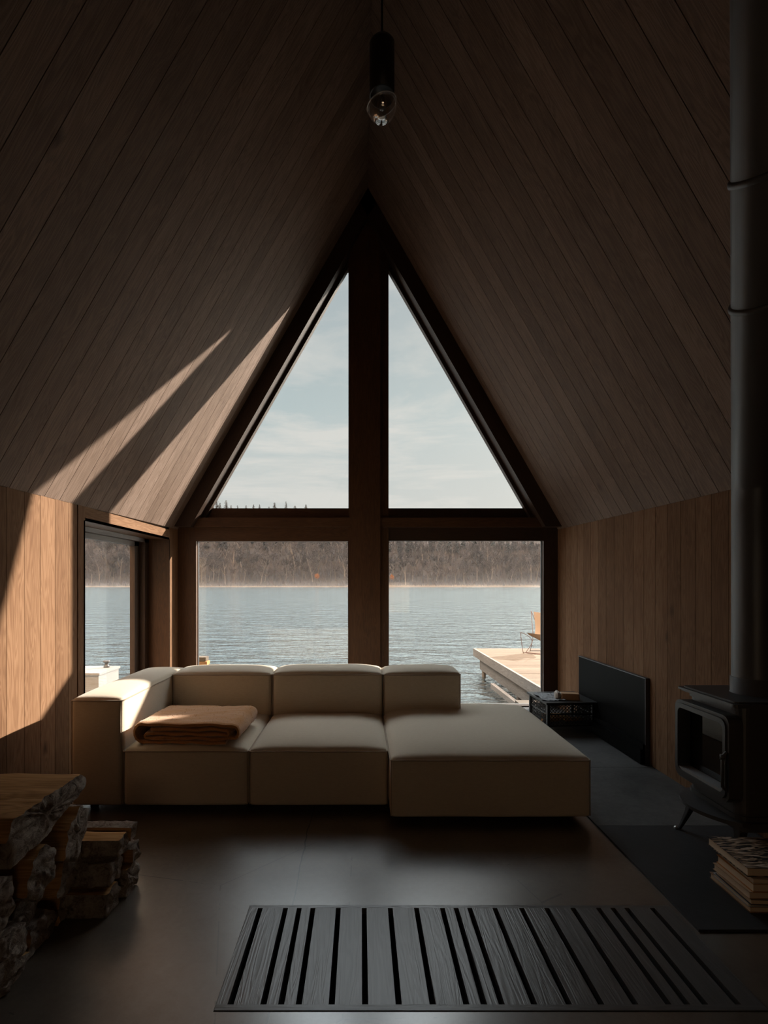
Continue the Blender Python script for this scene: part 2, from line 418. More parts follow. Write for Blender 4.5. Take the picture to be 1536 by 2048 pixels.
# ------------------------------------------------------------------ gable: post, beam, rafters, windows
PX0, PX1 = -.142, .312
mb = MB(); mb.box(-.125, .215, 5.36, 5.60, 0, 5.62, along='z', r=.3); mb.box(PX0, PX1, 5.43, 5.58, 0, 5.45, along='z', r=.7)
struct(mb.build('trim_2', M['trim'], bevel=.004))
mb = MB(); mb.box(XL, XR, 5.40, 5.55, 2.045, 2.150, along='x', r=.45)
struct(mb.build('trim_3', M['trim'], bevel=.004))
def rafter(side):
    mb = MB(); X0 = XL if side < 0 else XR; run = abs(XC-X0)
    d = -side
    for (w, y0, y1, r) in ((.195, 5.31, 5.46, .2), (.240, 5.46, 5.53, .8)):
        a = Vector((X0, y0, eave(5.4)+.02)); L = Vector((d*(run+.04), 0, T60*(run+.04)))
        ext = Vector((d*w, 0, 0))
        mb.obox(a, L, ext, (0, y1-y0, 0), r=r)
    return mb
struct(rafter(-1).build('trim_4', M['black_trim'])); struct(rafter(1).build('trim_5', M['black_trim']))
# black gable infill at the very top
mb = MB(); mb.obox((XC-.5, 5.50, 5.03), (1.0,0,0), (0,0,.7), (0,.1,0)); struct(mb.build('trim_6', M['black_trim']))

def window_rect(name, x0, x1, z0, z1, ox0, ox1, oz0, oz1, mat):
    """x0.. clear glass, ox0.. outer frame, in the gable plane"""
    w = empty(name, (x0, YG, oz0)); struct(w)
    L = Vector((x0, YG, oz0))
    mb = MB()
    y0, y1 = YG-.05, YG+.03
    mb.box(ox0-L.x, x0-L.x, y0-YG, y1-YG, oz0-L.z, oz1-L.z, along='z', r=.1); mb.box(x1-L.x, ox1-L.x, y0-YG, y1-YG, oz0-L.z, oz1-L.z, along='z', r=.6)
    mb.box(x0-L.x, x1-L.x, y0-YG, y1-YG, z1-L.z, oz1-L.z, r=.2); mb.box(x0-L.x, x1-L.x, y0-YG, y1-YG, oz0-L.z, z0-L.z, r=.8)
    fr = mb.build('window_frame', mat, w, bevel=.003)
    mb = MB(); mb.face([(x0-L.x-.01,.0,z0-L.z-.01),(x1-L.x+.01,.0,z0-L.z-.01),(x1-L.x+.01,.0,z1-L.z+.01),(x0-L.x-.01,.0,z1-L.z+.01)])
    mb.build('pane', M['glass'], w)
    # thin bright gasket on the outer jamb
    mb = MB(); mb.box(x0-L.x, x0-L.x+.008, .005, .03, z0-L.z, z1-L.z, along='z'); mb.box(x1-L.x-.008, x1-L.x, .005, .03, z0-L.z, z1-L.z, along='z')
    mb.build('gasket', M['pipe'], w)
    return w
window_rect('window_1', -1.873, -.142, .07, 1.888, XL+.0, -.142-.0+.02, 0, 2.045, M['trim'])
window_rect('window_2', .312, 2.075, .02, 1.893, .30, XR, 0, 2.045, M['black_trim'])
def window_tri(name, xa, za, xb, zb, mat, side):
    w = empty(name, (xa, YG, zb)); struct(w)
    o = Vector((xa, YG, zb))
    mb = MB(); mb.face([Vector((xa-side*.0,YG+.05,za))-o, Vector((xa,YG+.05,zb-.01))-o, Vector((xb+side*.02,YG+.05,zb-.01))-o])
    mb.build('pane', M['glass'], w)
    mb = MB(); mb.box(min(xa, xb)-.25-o.x, max(xa, xb)+.25-o.x, .02, .10, 2.15-o.z, zb-o.z, along='x', r=.3)
    mb.build('window_sill', mat, w, bevel=.003)
    # rake frame strip along the slope
    d = Vector((xb-xa, 0, zb-za)); n_ = Vector((side*.87, 0, .49))
    mb = MB(); mb.obox(Vector((xa, YG+.02, za))-o-d*.03, d*1.05, n_*.12, (0,.10,0), r=.5)
    mb.build('window_frame', M['black_trim'], w)
    mb = MB(); mb.obox(Vector((xa, YG+.115, za))-o+n_*.085, d*1.0, n_*.05, (0,.05,0), r=.5)
    mb.build('outer_trim', M['weathered'], w)
    return w
window_tri('window_3', -.142, 5.087, -1.759, 2.274, M['trim'], -1)
window_tri('window_4', .312, 5.058, 1.908, 2.274, M['black_trim'], 1)

# side window (left wall)
w = empty('window_5', (XL, W0, 0)); struct(w)
o = Vector((XL, W0, 0)); XW = XL-.28
mb = MB()
mb.obox(Vector((XL,W1,0))-o, (0,0,WZ), (-.30,0,0), (0,.02,0), r=.2)             # far jamb
mb.obox(Vector((XL,W0,0))-o, (0,0,WZ), (-.30,0,0), (0,-.02,0), r=.25)           # near jamb
mb.obox(Vector((XL,W0,WZ))-o, (0,W1-W0,0), (-.30,0,0), (0,0,.02), r=.5)         # head
mb.obox(Vector((XL,W0,0))-o, (0,W1-W0,0), (-.30,0,0), (0,0,.05), r=.5)          # sill
mb.build('window_frame', M['trim'], w)
mb = MB()
for x0, x1, ya_, yb_, zt in ((XW-.05, XW, W0, W1, WZ), (XW, XW+.06, W0, W1, WZ-.0)):
    mb.box(x0-o.x, x1-o.x, yb_-(.20 if x1 == XW else .10)-o.y, yb_-o.y, .05, zt, along='z', r=.5)
    mb.box(x0-o.x, x1-o.x, ya_-o.y, yb_-o.y, zt-(.085 if x1 == XW else .04), zt, along='y', r=.7)
    mb.box(x0-o.x, x1-o.x, ya_-o.y, yb_-o.y, .05, .12, along='y', r=.7)
mb.build('sash', M['black_trim'], w, bevel=.003)
mb = MB(); mb.face([(XW-.02-o.x, 0, .1), (XW-.02-o.x, W1-o.y-.05, .1), (XW-.02-o.x, W1-o.y-.05, WZ-.05), (XW-.02-o.x, 0, WZ-.05)])
mb.build('pane', M['glass'], w)

# black panel on the right wall
p = empty('wall_panel', (XR, 3.72, 0)); tag(p, 'glossy black rectangular panel standing low against the right wall', 'panel')
mb = MB(); mb.box(-.028, -.001, 0, 1.145, .012, .672, along='y'); mb.build('sheet', M['panel'], p, bevel=.002)
mb = MB(); mb.box(-.034, -.002, -.004, 1.149, .672, .678, along='y'); mb.box(-.034, -.002, -.006, 0, .012, .678, along='z'); mb.build('edge_strip', M['pipe'], p)
mb = MB(); mb.box(-.07, -.028, .0, 1.145, .012, .125, along='y'); mb.box(-.05, -.028, 0, 1.145, .125, .165, along='y'); mb.build('ledge', M['panel'], p, bevel=.002)

# ------------------------------------------------------------------ sofa
def cushion(x0, x1, y0, y1, z0, z1, puff=.045, rad=.02, n=22, bulge=.012, side_puff=1.0, seed=0):
    """upholstered block: crisp lower edges, seam at z1, crowned top"""
    import bmesh
    bm = bmesh.new(); bmesh.ops.create_cube(bm, size=2)
    bmesh.ops.subdivide_edges(bm, edges=bm.edges[:], cuts=n, use_grid_fill=True)
    cx, cy, cz = (x0+x1)/2, (y0+y1)/2, (z0+z1)/2; hx, hy, hz = (x1-x0)/2, (y1-y0)/2, (z1-z0)/2
    for v in bm.verts:
        u, w_, t = v.co
        # denser near the edges
        f = lambda q: math.copysign(1-(1-abs(q))**1.5, q)
        u, w_, t = f(u), f(w_), f(t)
        px, py, pz = u*hx, w_*hy, t*hz
        q = Vector((max(abs(px)-(hx-rad), 0), max(abs(py)-(hy-rad), 0), max(abs(pz)-(hz-rad), 0)))
        if sum(1 for c in q if c > 0) > 1:
            L = q.length
            if L > rad*1.0:
                k = rad/L
                px = math.copysign(hx-rad+q.x*k, px) if q.x > 0 else px
                py = math.copysign(hy-rad+q.y*k, py) if q.y > 0 else py
                pz = math.copysign(hz-rad+q.z*k, pz) if q.z > 0 else pz
        ex = (1-abs(u)**(2+5*hx)); ey = (1-abs(w_)**(2+5*hy)); ez = 1-t*t
        ex = max(ex, 0)**.75; ey = max(ey, 0)**.75
        if t > .0: pz += puff*ex*ey*max(0, (t-.2)/.8)
        if abs(w_) > .999 or abs(u) > .999:
            s_ = bulge*ez
            if abs(w_) > .999: py += math.copysign(s_*max(0, 1-u*u)**.5, w_)
            if abs(u) > .999: px += math.copysign(s_*.6*side_puff*max(0, 1-w_*w_)**.5, u)
        wv = Vector((cx+px, cy+py, cz+pz))
        k = mnoise.noise(wv*3.1+Vector((seed*7.3, 0, 0)))*.004
        v.co = wv+Vector((k*.5, k*.5, k if t > .3 else 0))
    for f_ in bm.faces: f_.smooth = True
    me = bpy.data.meshes.new('cushion'); bm.to_mesh(me); bm.free()
    return me
S = empty('sofa', (-.22, 2.963, 0)); tag(S, 'low beige modular corner sofa with a chaise end by the lake window', 'sofa')
SO = Vector(S.location)
def spart(name, me, mat, parent=S):
    me.name = name; me.materials.append(mat); me.transform(Matrix.Translation(-SO))
    o = bpy.data.objects.new(name, me); COL.objects.link(o); o.parent = parent
    return o
def piping(x0, x1, y0, y1, z, parent, verts_down=None, rad=.0042, r=.018):
    mb = MB(); pts = []
    for (cx, cy, a0) in ((x1-r, y1-r, 0), (x0+r, y1-r, 90), (x0+r, y0+r, 180), (x1-r, y0+r, 270)):
        for k in range(5):
            a = math.radians(a0+k*22.5); pts.append((cx+r*math.cos(a), cy+r*math.sin(a), z))
    fine = []
    for i in range(len(pts)):
        a, b = Vector(pts[i]), Vector(pts[(i+1) % len(pts)]); m_ = max(1, int((b-a).length/.05))
        for q in range(m_):
            c = a.lerp(b, q/m_); fine.append(c+Vector((0, 0, mnoise.noise(c*6)*.002)))
    mb.tube([p-SO for p in fine], rad, n=6, closed=True)
    if verts_down is not None:
        zb = verts_down
        for (x, y) in ((x0+.004, y0+.004), (x1-.004, y0+.004)):
            mb.tube([Vector((x, y, z-.0))-SO, Vector((x, y, (z+zb)/2))-SO, Vector((x, y, zb))-SO], rad*.8, n=5)
        mb.tube([Vector((x0+.01, y0+.006, zb))-SO, Vector((x1-.01, y0+.006, zb))-SO], rad*.8, n=5)
    return mb.build('piping', M['pipe_cord'], parent)
AX0, AX1 = -1.787, -1.472; MX0, MX1 = -.694, .170; CX1 = 1.345
YF, YK, YE, YCH = 2.963, 3.735, 4.045, 2.813
zb, zs = .04, .388
def block(name, x0, x1, y0, y1, z0, z1, puff, seed, **kw):
    o = spart(name, cushion(x0, x1, y0, y1, z0, z1, puff=puff, seed=seed, **kw), M['sofa'])
    piping(x0-.002, x1+.002, y0-.002, y1+.002, z1-.012, o, verts_down=z0+.012)
    return o
block('seat', AX1+.004, MX0-.004, YF, YK+.02, zb, zs, .045, 1)
block('seat', MX0+.004, MX1-.004, YF, YK+.02, zb, zs, .048, 2)
block('seat', MX1+.004, CX1, YCH, YE, zb, zs, .055, 3, n=26)
block('armrest', AX0, AX1-.002, YF-.002, YE, zb, .702, .03, 4)
block('backrest', AX1+.002, MX0-.006, YK, YE, .30, .712, .035, 5)
block('backrest', MX0+.006, MX1-.006, YK, YE, .30, .714, .038, 6)
block('backrest', MX1+.006, .775, YK, YE-.01, .36, .712, .038, 7)
for x, y in ((AX0+.1, YF+.08), (MX0, YF+.08), (MX1+.06, YF+.1), (CX1-.12, YCH+.12), (AX0+.1, YE-.1), (CX1-.12, YE-.1), (MX0, YE-.1), (MX1+.12, YCH+.12)):
    mb = MB(); mb.lathe(Vector((x, y, 0))-SO, [(0, 0), (.022, 0), (.025, .005), (.025, .05), (0, .05)], n=16)
    mb.build('foot', M['black'], S)

# folded blanket
def blanket():
    mb = MB()
    path = []     # centre line of the folded cloth in the x-z plane
    def seg(x0, x1, z, n=14):
        for i in range(n): path.append((x0+(x1-x0)*i/n, z))
    def turn(x, z0, z1, sgn, n=7):
        for i in range(n):
            a = math.pi*i/n; zc = (z0+z1)/2; rr = (z1-z0)/2
            path.append((x+sgn*abs(rr)*math.sin(a)*1.0, zc-rr*math.cos(a)))
    W = .285
    seg(W-.04, -W, .012); turn(-W, .012, .108, -1); seg(-W, W, .108); turn(W, .108, .030, 1)
    seg(W, -W+.03, .030+.004); turn(-W+.03, .034, .056, -1, 5); seg(-W+.03, W-.03, .056); turn(W-.03, .056, .078, 1, 5); seg(W-.03, -W+.02, .082)
    th = .0105; L = .44
    k = len(path); ny = 40
    rows_o, rows_i = [], []
    nr = []
    for i in range(k):
        a = Vector((path[max(i-1, 0)][0], 0, path[max(i-1, 0)][1])); b = Vector((path[min(i+1, k-1)][0], 0, path[min(i+1, k-1)][1]))
        t = (b-a).normalized(); nr.append(Vector((t.z, 0, -t.x)))
    def P(i, j, side):
        y = L*j/ny; x, z = path[i]
        sq = 1.0-.10*(j/ny)
        p = Vector((x*1.0, y, z*sq))
        taper = 1.0 if 0 < j < ny else .55
        d = mnoise.noise(Vector((x*9+3, y*9, z*20+i*.05)))*.007+mnoise.noise(Vector((x*38, y*38, z*50+side)))*.0035
        edge = (mnoise.noise(Vector((x*8, i*.11, 2)))*.010+(path[i][1]*.04)) * (1-j/ny)
        return p+nr[i]*side*th*taper+Vector((0, -edge, d))
    outer = [[P(i, j, 1) for j in range(ny+1)] for i in range(k)]
    inner = [[P(i, j, -1) for j in range(ny+1)] for i in range(k)]
    mb.grid(outer, flip=True); mb.grid(inner)
    mb.grid([[outer[i][0] for i in range(k)], [inner[i][0] for i in range(k)]]); mb.grid([[outer[i][ny] for i in range(k)], [inner[i][ny] for i in range(k)]], flip=True)
    mb.grid([outer[0], inner[0]]); mb.grid([outer[k-1], inner[k-1]], flip=True)
    rr = random.Random(8)
    for _ in range(15000):                      # woolly pile
        i = rr.randrange(k-1); j = rr.randrange(ny); src, sg = (outer, 1) if rr.random() < .85 else (inner, -1)
        p = src[i][j].lerp(src[i+1][j+1], rr.random()); q = p+(nr[i]*sg+Vector((rr.uniform(-.9,.9), rr.uniform(-.9,.9), rr.uniform(-.3,.5)))).normalized()*rr.uniform(.004,.009)
        if j == 0: q.y -= .007
        s_ = Vector((rr.uniform(-1,1), rr.uniform(-1,1), rr.uniform(-1,1))).normalized()*.0011
        mb.face([p-s_, p+s_, q])
    o = mb.build('folded_blanket', M['wool'])
    return o
b = blanket(); b.scale = (1, 1, 1.18); b.location = (-1.085, 2.99, .408); b.rotation_euler = (math.radians(1.5), 0, math.radians(-2.5))
tag(b, 'folded rust brown wool blanket lying on the left sofa seat', 'blanket')

# ------------------------------------------------------------------ wood stove (door faces -x)
st = empty('wood_stove', (2.02, 2.535, .010)); tag(st, 'black cast iron wood stove with glass door and tall flue at right', 'stove')
def rrect(w, h, r, n=5):
    pts = []
    for cx, cy, a0 in ((w/2-r, h/2-r, 0), (-w/2+r, h/2-r, 90), (-w/2+r, -h/2+r, 180), (w/2-r, -h/2+r, 270)):
        for k in range(n+1):
            a = math.radians(a0+90*k/n); pts.append((cx+r*math.cos(a), cy+r*math.sin(a)))
    return pts
def prism(mb, pts, z0, z1, s0=1.0, s1=1.0, smooth=False):
    a = [(x*s0, y*s0, z0) for x, y in pts]; b = [(x*s1, y*s1, z1) for x, y in pts]
    mb.grid([a, b], closed_u=True, smooth=smooth); mb.face(a[::-1]); mb.face(b)
mb = MB()
body = rrect(.33, .37, .045)
prism(mb, body, .235, .80); prism(mb, rrect(.345, .385, .05), .235, .262); prism(mb, rrect(.35, .39, .05), .775, .80)
mb.build('body', M['iron'], st, bevel=.004)
mb = MB(); prism(mb, rrect(.425, .43, .02), .806, .818); prism(mb, rrect(.40, .405, .02), .798, .806); prism(mb, rrect(.385, .39, .02), .818, .826)
mb.build('top_plate', M['iron'], st, bevel=.002)
# door on the -x face: frame loop, recess, glass
dr = empty('door', (-.172, 0, .54)); dr.parent = st
def ring(mb, outer, inner, x0, x1, m=0):
    # outer/inner lists of (y,z)
    A = [(x0, y, z) for y, z in outer]; B = [(x0, y, z) for y, z in inner]; C = [(x1, y, z) for y, z in outer]; D = [(x1, y, z) for y, z in inner]
    mb.grid([A, B], closed_u=True, smooth=False, flip=True); mb.grid([C, A], closed_u=True, smooth=False, flip=True)
    mb.grid([B, D], closed_u=True, smooth=False, flip=True); mb.grid([D, C], closed_u=True, smooth=False, flip=True)
mb = MB()
ring(mb, rrect(.40, .43, .045), rrect(.335, .345, .03), -.058, .012)
ring(mb, rrect(.37, .395, .04), rrect(.335, .345, .03), -.066, -.056)
mb.build('door_frame', M['iron'], dr, bevel=.003)
mb = MB(); mb.box(-.060, .002, -.163, .163, -.178, -.158, along='y'); mb.build('lip', M['lip'], dr, bevel=.002)
mb = MB(); mb.face([(.004, -.17, -.175), (.004, -.17, .175), (.004, .17, .175), (.004, .17, -.175)]); mb.build('glass', M['stove_glass'], dr)
mb = MB(); mb.face([(.010, -.17, -.175), (.010, -.17, .175), (.010, .17, .175), (.010, .17, -.175)]); mb.build('firebox', M['black'], dr)
mb = MB(); mb.tube([(-.060, -.188, .04), (-.080, -.188, .02), (-.080, -.188, -.13), (-.060, -.188, -.15)], .008, n=10)
mb.lathe((-.080, -.188, .015), [(0,-.01),(.012,-.01),(.012,.012),(0,.014)], n=14); mb.build('handle', M['iron'], dr)
# ash shelf, a bowed lip under the door
mb = MB(); n_ = 24; top = []; bot = []
for i in range(n_+1):
    t = i/n_; y = -.205+.41*t; x = -.168-.13*math.sin(math.pi*t)**.7
    top.append((x, y))
for z0, z1, k in ((.225, .240, 1.0), (.218, .226, .97)):
    A = [(x*k, y, z0) for x, y in top]+[(-.12, .205, z0), (-.12, -.205, z0)]; B = [(x*k, y, z1) for x, y in top]+[(-.12, .205, z1), (-.12, -.205, z1)]
    mb.grid([A, B], closed_u=True, smooth=False); mb.face(A[::-1]); mb.face(B)
mb.build('ash_shelf', M['iron'], st, bevel=.003)
mb = MB(); prism(mb, rrect(.36, .41, .05), .195, .238); mb.build('base_frame', M['iron'], st, bevel=.004)
for sx in (-1, 1):
    for sy in (-1, 1):
        mb = MB(); pr = []
        for t, rr in ((0, .034), (.15, .030), (.5, .020), (.85, .014), (1, .012)):
            cx = sx*(.145+.055*t**1.3); cy = sy*(.165+.045*t**1.3); cz = .215*(1-t)+.004*t
            pr.append([(cx+rr*math.cos(a)*1.0, cy+rr*math.sin(a), cz) for a in [math.radians(45+90*q) for q in range(4)]])
        mb.grid(pr, closed_u=True, smooth=False, flip=True); mb.face(pr[0][::-1]); mb.face(pr[-1])
        lg = mb.build('leg', M['iron'], st, bevel=.004)
        mb = MB(); mb.lathe((sx*.212, sy*.218, 0), [(0, 0), (.013, 0), (.013, .008), (.006, .014), (0, .014)], n=12); mb.build('leveling_foot', M['metal'], lg)
# flue: rises, then leans with the roof slope towards the ridge
def along(o, d, prof, n=40):
    d = Vector(d).normalized(); s_ = d.cross(Vector((0,1,0))).normalized(); t_ = d.cross(s_).normalized(); rows = []
    for rr, h in prof: rows.append([Vector(o)+d*h+(s_*math.cos(TAU*j/n)+t_*math.sin(TAU*j/n))*rr for j in range(n)])
    return rows
PR = .088
mb = MB(); base = Vector((.045, .0, .82))
elbow = Vector((.045, 0, 1.93)); dirn = Vector((-.775, -1.0, 1.33)).normalized()
pts = [base, base+Vector((0,0,.5)), elbow-Vector((0,0,.10)), elbow-Vector((0,0,.03)), elbow+dirn*.03, elbow+dirn*.10, elbow+dirn*.6, elbow+dirn*2.5]
mb.tube(pts, PR, n=40)
fp = mb.build('flue_pipe', M['pipe'], st)
mb = MB(); mb.grid(along(base-Vector((0,0,.012)), (0,0,1), [(PR+.02, 0), (PR+.02, .01), (PR+.006, .02), (PR+.006, .10), (PR, .102)]), closed_u=True); mb.build('collar', M['pipe'], fp)
for hgt in (.92, 1.38):
    mb = MB(); mb.grid(along(elbow+dirn*hgt, dirn, [(PR, -.012), (PR+.008, -.010), (PR+.010, 0), (PR+.008, .010), (PR, .012)]), closed_u=True); mb.build('band', M['pipe'], fp)

# ------------------------------------------------------------------ lattice side table
tb = empty('lattice_table', (1.955, 4.70, .008), math.radians(3)); tag(tb, 'small black lattice sided side table behind the chaise', 'side table')
tw, td, tz0, tz1 = .215, .20, .065, .275
mb = MB(); mb.box(-tw-.03, tw+.03, -td-.03, td+.03, tz1, tz1+.018); mb.build('tabletop', M['lacquer'], tb, bevel=.004)
for sx in (-1, 1):
    for sy in (-1, 1):
        mb = MB(); mb.box(sx*tw-.014, sx*tw+.014, sy*td-.014, sy*td+.014, 0, tz1, along='z'); mb.build('leg', M['lacquer'], tb, bevel=.003)
def lattice(a, b):
    a, b = Vector(a), Vector(b); L = (b-a).length; u = (b-a)/L; mb = MB(); t = .0028
    hgt = tz1-tz0; n = Vector((-u.y, u.x, 0))
    for z in (tz0, (tz0+tz1)/2, tz1-.012): mb.obox(a+Vector((0,0,z))-n*.006, u*L, n*.012, (0,0,.012))
    step = .033; k = -int(hgt/step)-1
    while k*step < L+hgt:
        for sgn in (1, -1):
            s0 = k*step
            pts = []
            for z_, s_ in ((0, s0), (hgt, s0+hgt)):
                pts.append((s_, z_))
            (s0_, z0_), (s1_, z1_) = pts
            # clip to 0..L
            if s1_ < 0 or s0_ > L: continue
            if s0_ < 0: z0_ += -s0_; s0_ = 0
            if s1_ > L: z1_ -= s1_-L; s1_ = L
            if z1_-z0_ < .01: continue
            if sgn < 0: s0_, s1_ = L-s0_, L-s1_
            p = a+u*s0_+Vector((0,0,tz0+z0_)); q = a+u*s1_+Vector((0,0,tz0+z1_))
            mb.tube([p, q], t, n=5, caps=False)
        k += 1
    m_ = int(L/step)
    for i in range(1, m_):
        p = a+u*(i*L/m_)+Vector((0,0,tz0)); mb.tube([p, p+Vector((0,0,hgt))], .0018, n=4, caps=False)
    mb.build('lattice_side', M['lacquer'], tb)
c_ = [(-tw,-td,0), (tw,-td,0), (tw,td,0), (-tw,td,0)]
for i in range(4): lattice(c_[i], c_[(i+1) % 4])
mb = MB(); mb.box(-tw, tw, -td, td, tz0-.004, tz0+.006); mb.build('shelf', M['lacquer'], tb)
# things on the table
def crumple(nx, ny, w, d, amp, seed):
    rows = []
    for i in range(nx+1):
        row = []
        for j in range(ny+1):
            u, v = i/nx-.5, j/ny-.5
            z = (mnoise.noise(Vector((u*7+seed, v*7, 0)))+.5*mnoise.noise(Vector((u*18+seed, v*18, 3))))*amp
            row.append(Vector((u*w+mnoise.noise(Vector((u*5, v*5, seed)))*.02, v*d+mnoise.noise(Vector((v*5, u*5, seed+9)))*.02, abs(z)+.004)))
        rows.append(row)
    return rows
rows = crumple(18, 18, .22, .30, .022, 4.0)
mb = MB(); mb.grid(rows, smooth=False, flip=True); mb.grid([[p-Vector((0,0,.003)) for p in r_] for r_ in rows], smooth=False)
o = mb.build('newspaper', M['newsprint'], loc=(1.835, 4.68, tz1+.026)); tag(o, 'crumpled grey newspaper on the left of the lattice table', 'newspaper')
kb = empty('wrapped_block', (2.00, 4.60, tz1+.0265), math.radians(-12)); tag(kb, 'tan block in crumpled paper on top of the lattice table', 'package')
mb = MB(); pts = rrect(.17, .085, .012)
prism(mb, pts, .0, .060, 1.0, .93); mb.build('block', M['tan_block'], kb, bevel=.006)
mb = MB(); rows = []
for i in range(12):
    t = i/11; row = []
    for j in range(18):
        a = TAU*j/18; rr = 1+.16*mnoise.noise(Vector((t*4, math.cos(a)*2, math.sin(a)*2)))
        s_ = .6+.45*math.sin(math.pi*min(t*1.1+.15, 1))
        row.append(Vector((-.135+.06*t, math.cos(a)*.052*s_*rr, max(.001, .036+math.sin(a)*.040*s_*rr))))
    rows.append(row)
mb.grid(rows, closed_u=True, smooth=False); mb.face(rows[0][::-1]); mb.build('paper_wrap', M['wrap'], kb)
# kindling inside the table
for i, (x, y, a) in enumerate(((1.83, 4.64, .3), (1.96, 4.72, -.2), (2.06, 4.66, .15), (1.90, 4.80, .05))):
    mb = MB(); mb.obox((-.09,-.018,0), (.18,0,0), (0,.036,0), (0,0,.030), r=.2+i*.2)
    o = mb.build('kindling', M['split'], loc=(x, y, .0795), bevel=.004); o.rotation_euler = (0,0,a)
    tag(o, 'short stick of split kindling seen through the table lattice', 'kindling', 'kindling sticks inside the lattice table')

# ------------------------------------------------------------------ stack of books
cov = {'art': None}
def artcover():
    m, nt = newmat('patterned_cover'); n = N(nt)
    co = n('ShaderNodeTexCoord').outputs['Object']
    t = n('ShaderNodeTexNoise', {'Vector': n('ShaderNodeMapping', {'Vector': co, 'Scale': (6, 40, 10), 'Rotation': (0,0,.5)}).outputs[0], 'Scale': 1.6, 'Detail': 4.0, 'Distortion': 1.8}).outputs['Fac']
    c = n.ramp(t, [(.47, (.02,.018,.016)), (.53, (.42,.26,.15)), (.62, (.60,.48,.38))])
    finish(n, c, .5); return m
cols = [(artcover(), .038, 'hardback book with a dark streaky patterned cover, topmost of the floor stack'),
        (plain('cover_cream', (.62,.50,.38), .6), .020, 'cream covered book directly under the dark patterned one'),
        (plain('cover_orange', (.50,.20,.06), .6), .036, 'thick book with a rust orange cover in the floor stack'),
        (plain('cover_tan', (.46,.30,.18), .6), .030, 'tan covered book directly below the rust orange one'),
        (plain('cover_dark', (.045,.035,.03), .6), .024, 'thin book with dark brown covers near the stack middle'),
        (plain('cover_grey', (.40,.41,.42), .5), .016, 'thin silver grey magazine low in the book stack'),
        (plain('cover_brown', (.28,.15,.08), .6), .026, 'brown book at the very bottom of the floor stack')]
z = .0105; rb = random.Random(5)
for m_, th, lab in reversed(cols):
    w_, l_ = .30+rb.uniform(-.02,.02), .235+rb.uniform(-.02,.025)
    b = empty('book', (1.652+rb.uniform(-.010,.012), 2.04+rb.uniform(-.012,.008), z), math.radians(-3+rb.uniform(-3,3)))
    tag(b, lab, 'book', 'books stacked on the hearth plate')
    t_ = .0025
    mb = MB(); mb.box(0, w_, 0, l_, 0, t_); mb.box(0, w_, 0, l_, th-t_, th); mb.box(w_-.003, w_, 0, l_, 0, th); mb.build('cover', m_, b, bevel=.0008)
    mb = MB(); mb.box(.004, w_-.004, .005, l_-.005, t_, th-t_); mb.build('pages', M['paper'], b)
    z += th+.0004

# ------------------------------------------------------------------ firewood
def split_log(L, prof, seed, barks, amp=.010):
    """prof: closed list of (y,z); log runs along -x from x=0; barks = indices of profile edges under bark"""
    k = len(prof); dense = []; own = []
    for i in range(k):
        a, b = prof[i], prof[(i+1) % k]
        n_ = max(2, int(math.hypot(b[0]-a[0], b[1]-a[1])/.012))
        for q in range(n_):
            t = q/n_; dense.append((a[0]+(b[0]-a[0])*t, a[1]+(b[1]-a[1])*t)); own.append(i)
    nx = 30; wd = MB(); bk = MB(); rows = []
    cy = sum(p[0] for p in dense)/len(dense); cz = sum(p[1] for p in dense)/len(dense)
    for i in range(nx+1):
        x = -L*i/nx; row = []
        for (y, z_), o_ in zip(dense, own):
            isb = o_ in barks
            v = Vector((x*3+seed*5, y*16, z_*16))
            d = mnoise.noise(v)*amp+mnoise.noise(Vector((x*9, y*60, z_*60+seed)))*amp*.55
            if isb: d += mnoise.noise(Vector((x*30, y*45, z_*45+seed)))*amp*.9
            dy, dz = y-cy, z_-cz; l_ = math.hypot(dy, dz) or 1
            jag = mnoise.noise(Vector((y*30, z_*30, seed+ (0 if i == 0 else 5))))*.012 if i in (0, nx) else 0
            row.append(Vector((x+jag, y+dy/l_*d, z_+dz/l_*d)))
        rows.append(row)
    k2 = len(dense)
    for i in range(nx):
        for j in range(k2):
            tgt = bk if own[j] in barks else wd
            a, b, c, d = rows[i][j], rows[i][(j+1) % k2], rows[i+1][(j+1) % k2], rows[i+1][j]
            uv = [(-a.x, j*.012), (-b.x, (j+1)*.012), (-c.x, (j+1)*.012), (-d.x, j*.012)]
            tgt.face([a, d, c, b], [uv[0], uv[3], uv[2], uv[1]], r=seed*.137 % 1, smooth=True)
    # ragged end faces
    for row, sgn in ((rows[0], 1), (rows[-1], -1)):
        prev = row; 
        for f in (.8, .58, .36, .16):
            cur = []
            for p in row:
                q = Vector((p.x, cy+(p.y-cy)*f, cz+(p.z-cz)*f))
                q.x += sgn*(mnoise.noise(Vector((q.y*26, q.z*26, seed)))*.016+mnoise.noise(Vector((q.y*70, q.z*70, seed)))*.008)
                cur.append(q)
            bk.grid([prev, cur] if sgn > 0 else [cur, prev], closed_u=True, smooth=True)
            prev = cur
        bk.face(prev if sgn > 0 else prev[::-1], smooth=True)
    return wd, bk
def put_log(x, y, z, L, prof, seed, barks, label, group, rz=0, rx=0, amp=.010):
    wd, bk = split_log(L, prof, seed, barks, amp)
    e = empty('firewood_log', (x, y, z)); e.rotation_euler = (math.radians(rx), 0, math.radians(rz))
    wd.build('split_wood', M['split'], e, weld=True); bk.build('bark', M['bark'], e, weld=True)
    tag(e, label, 'firewood log', group); return e
SL = [(0,0), (.20,.02), (.215,.085), (.20,.10), (.0,.105)]
G1 = 'firewood in the tall stack on the left'
G2 = 'firewood in the low stack on the left'
wide = [(-.0,0), (.18,.015), (.44,.095), (.455,.135), (.42,.165), (.02,.165), (-.02,.10)]
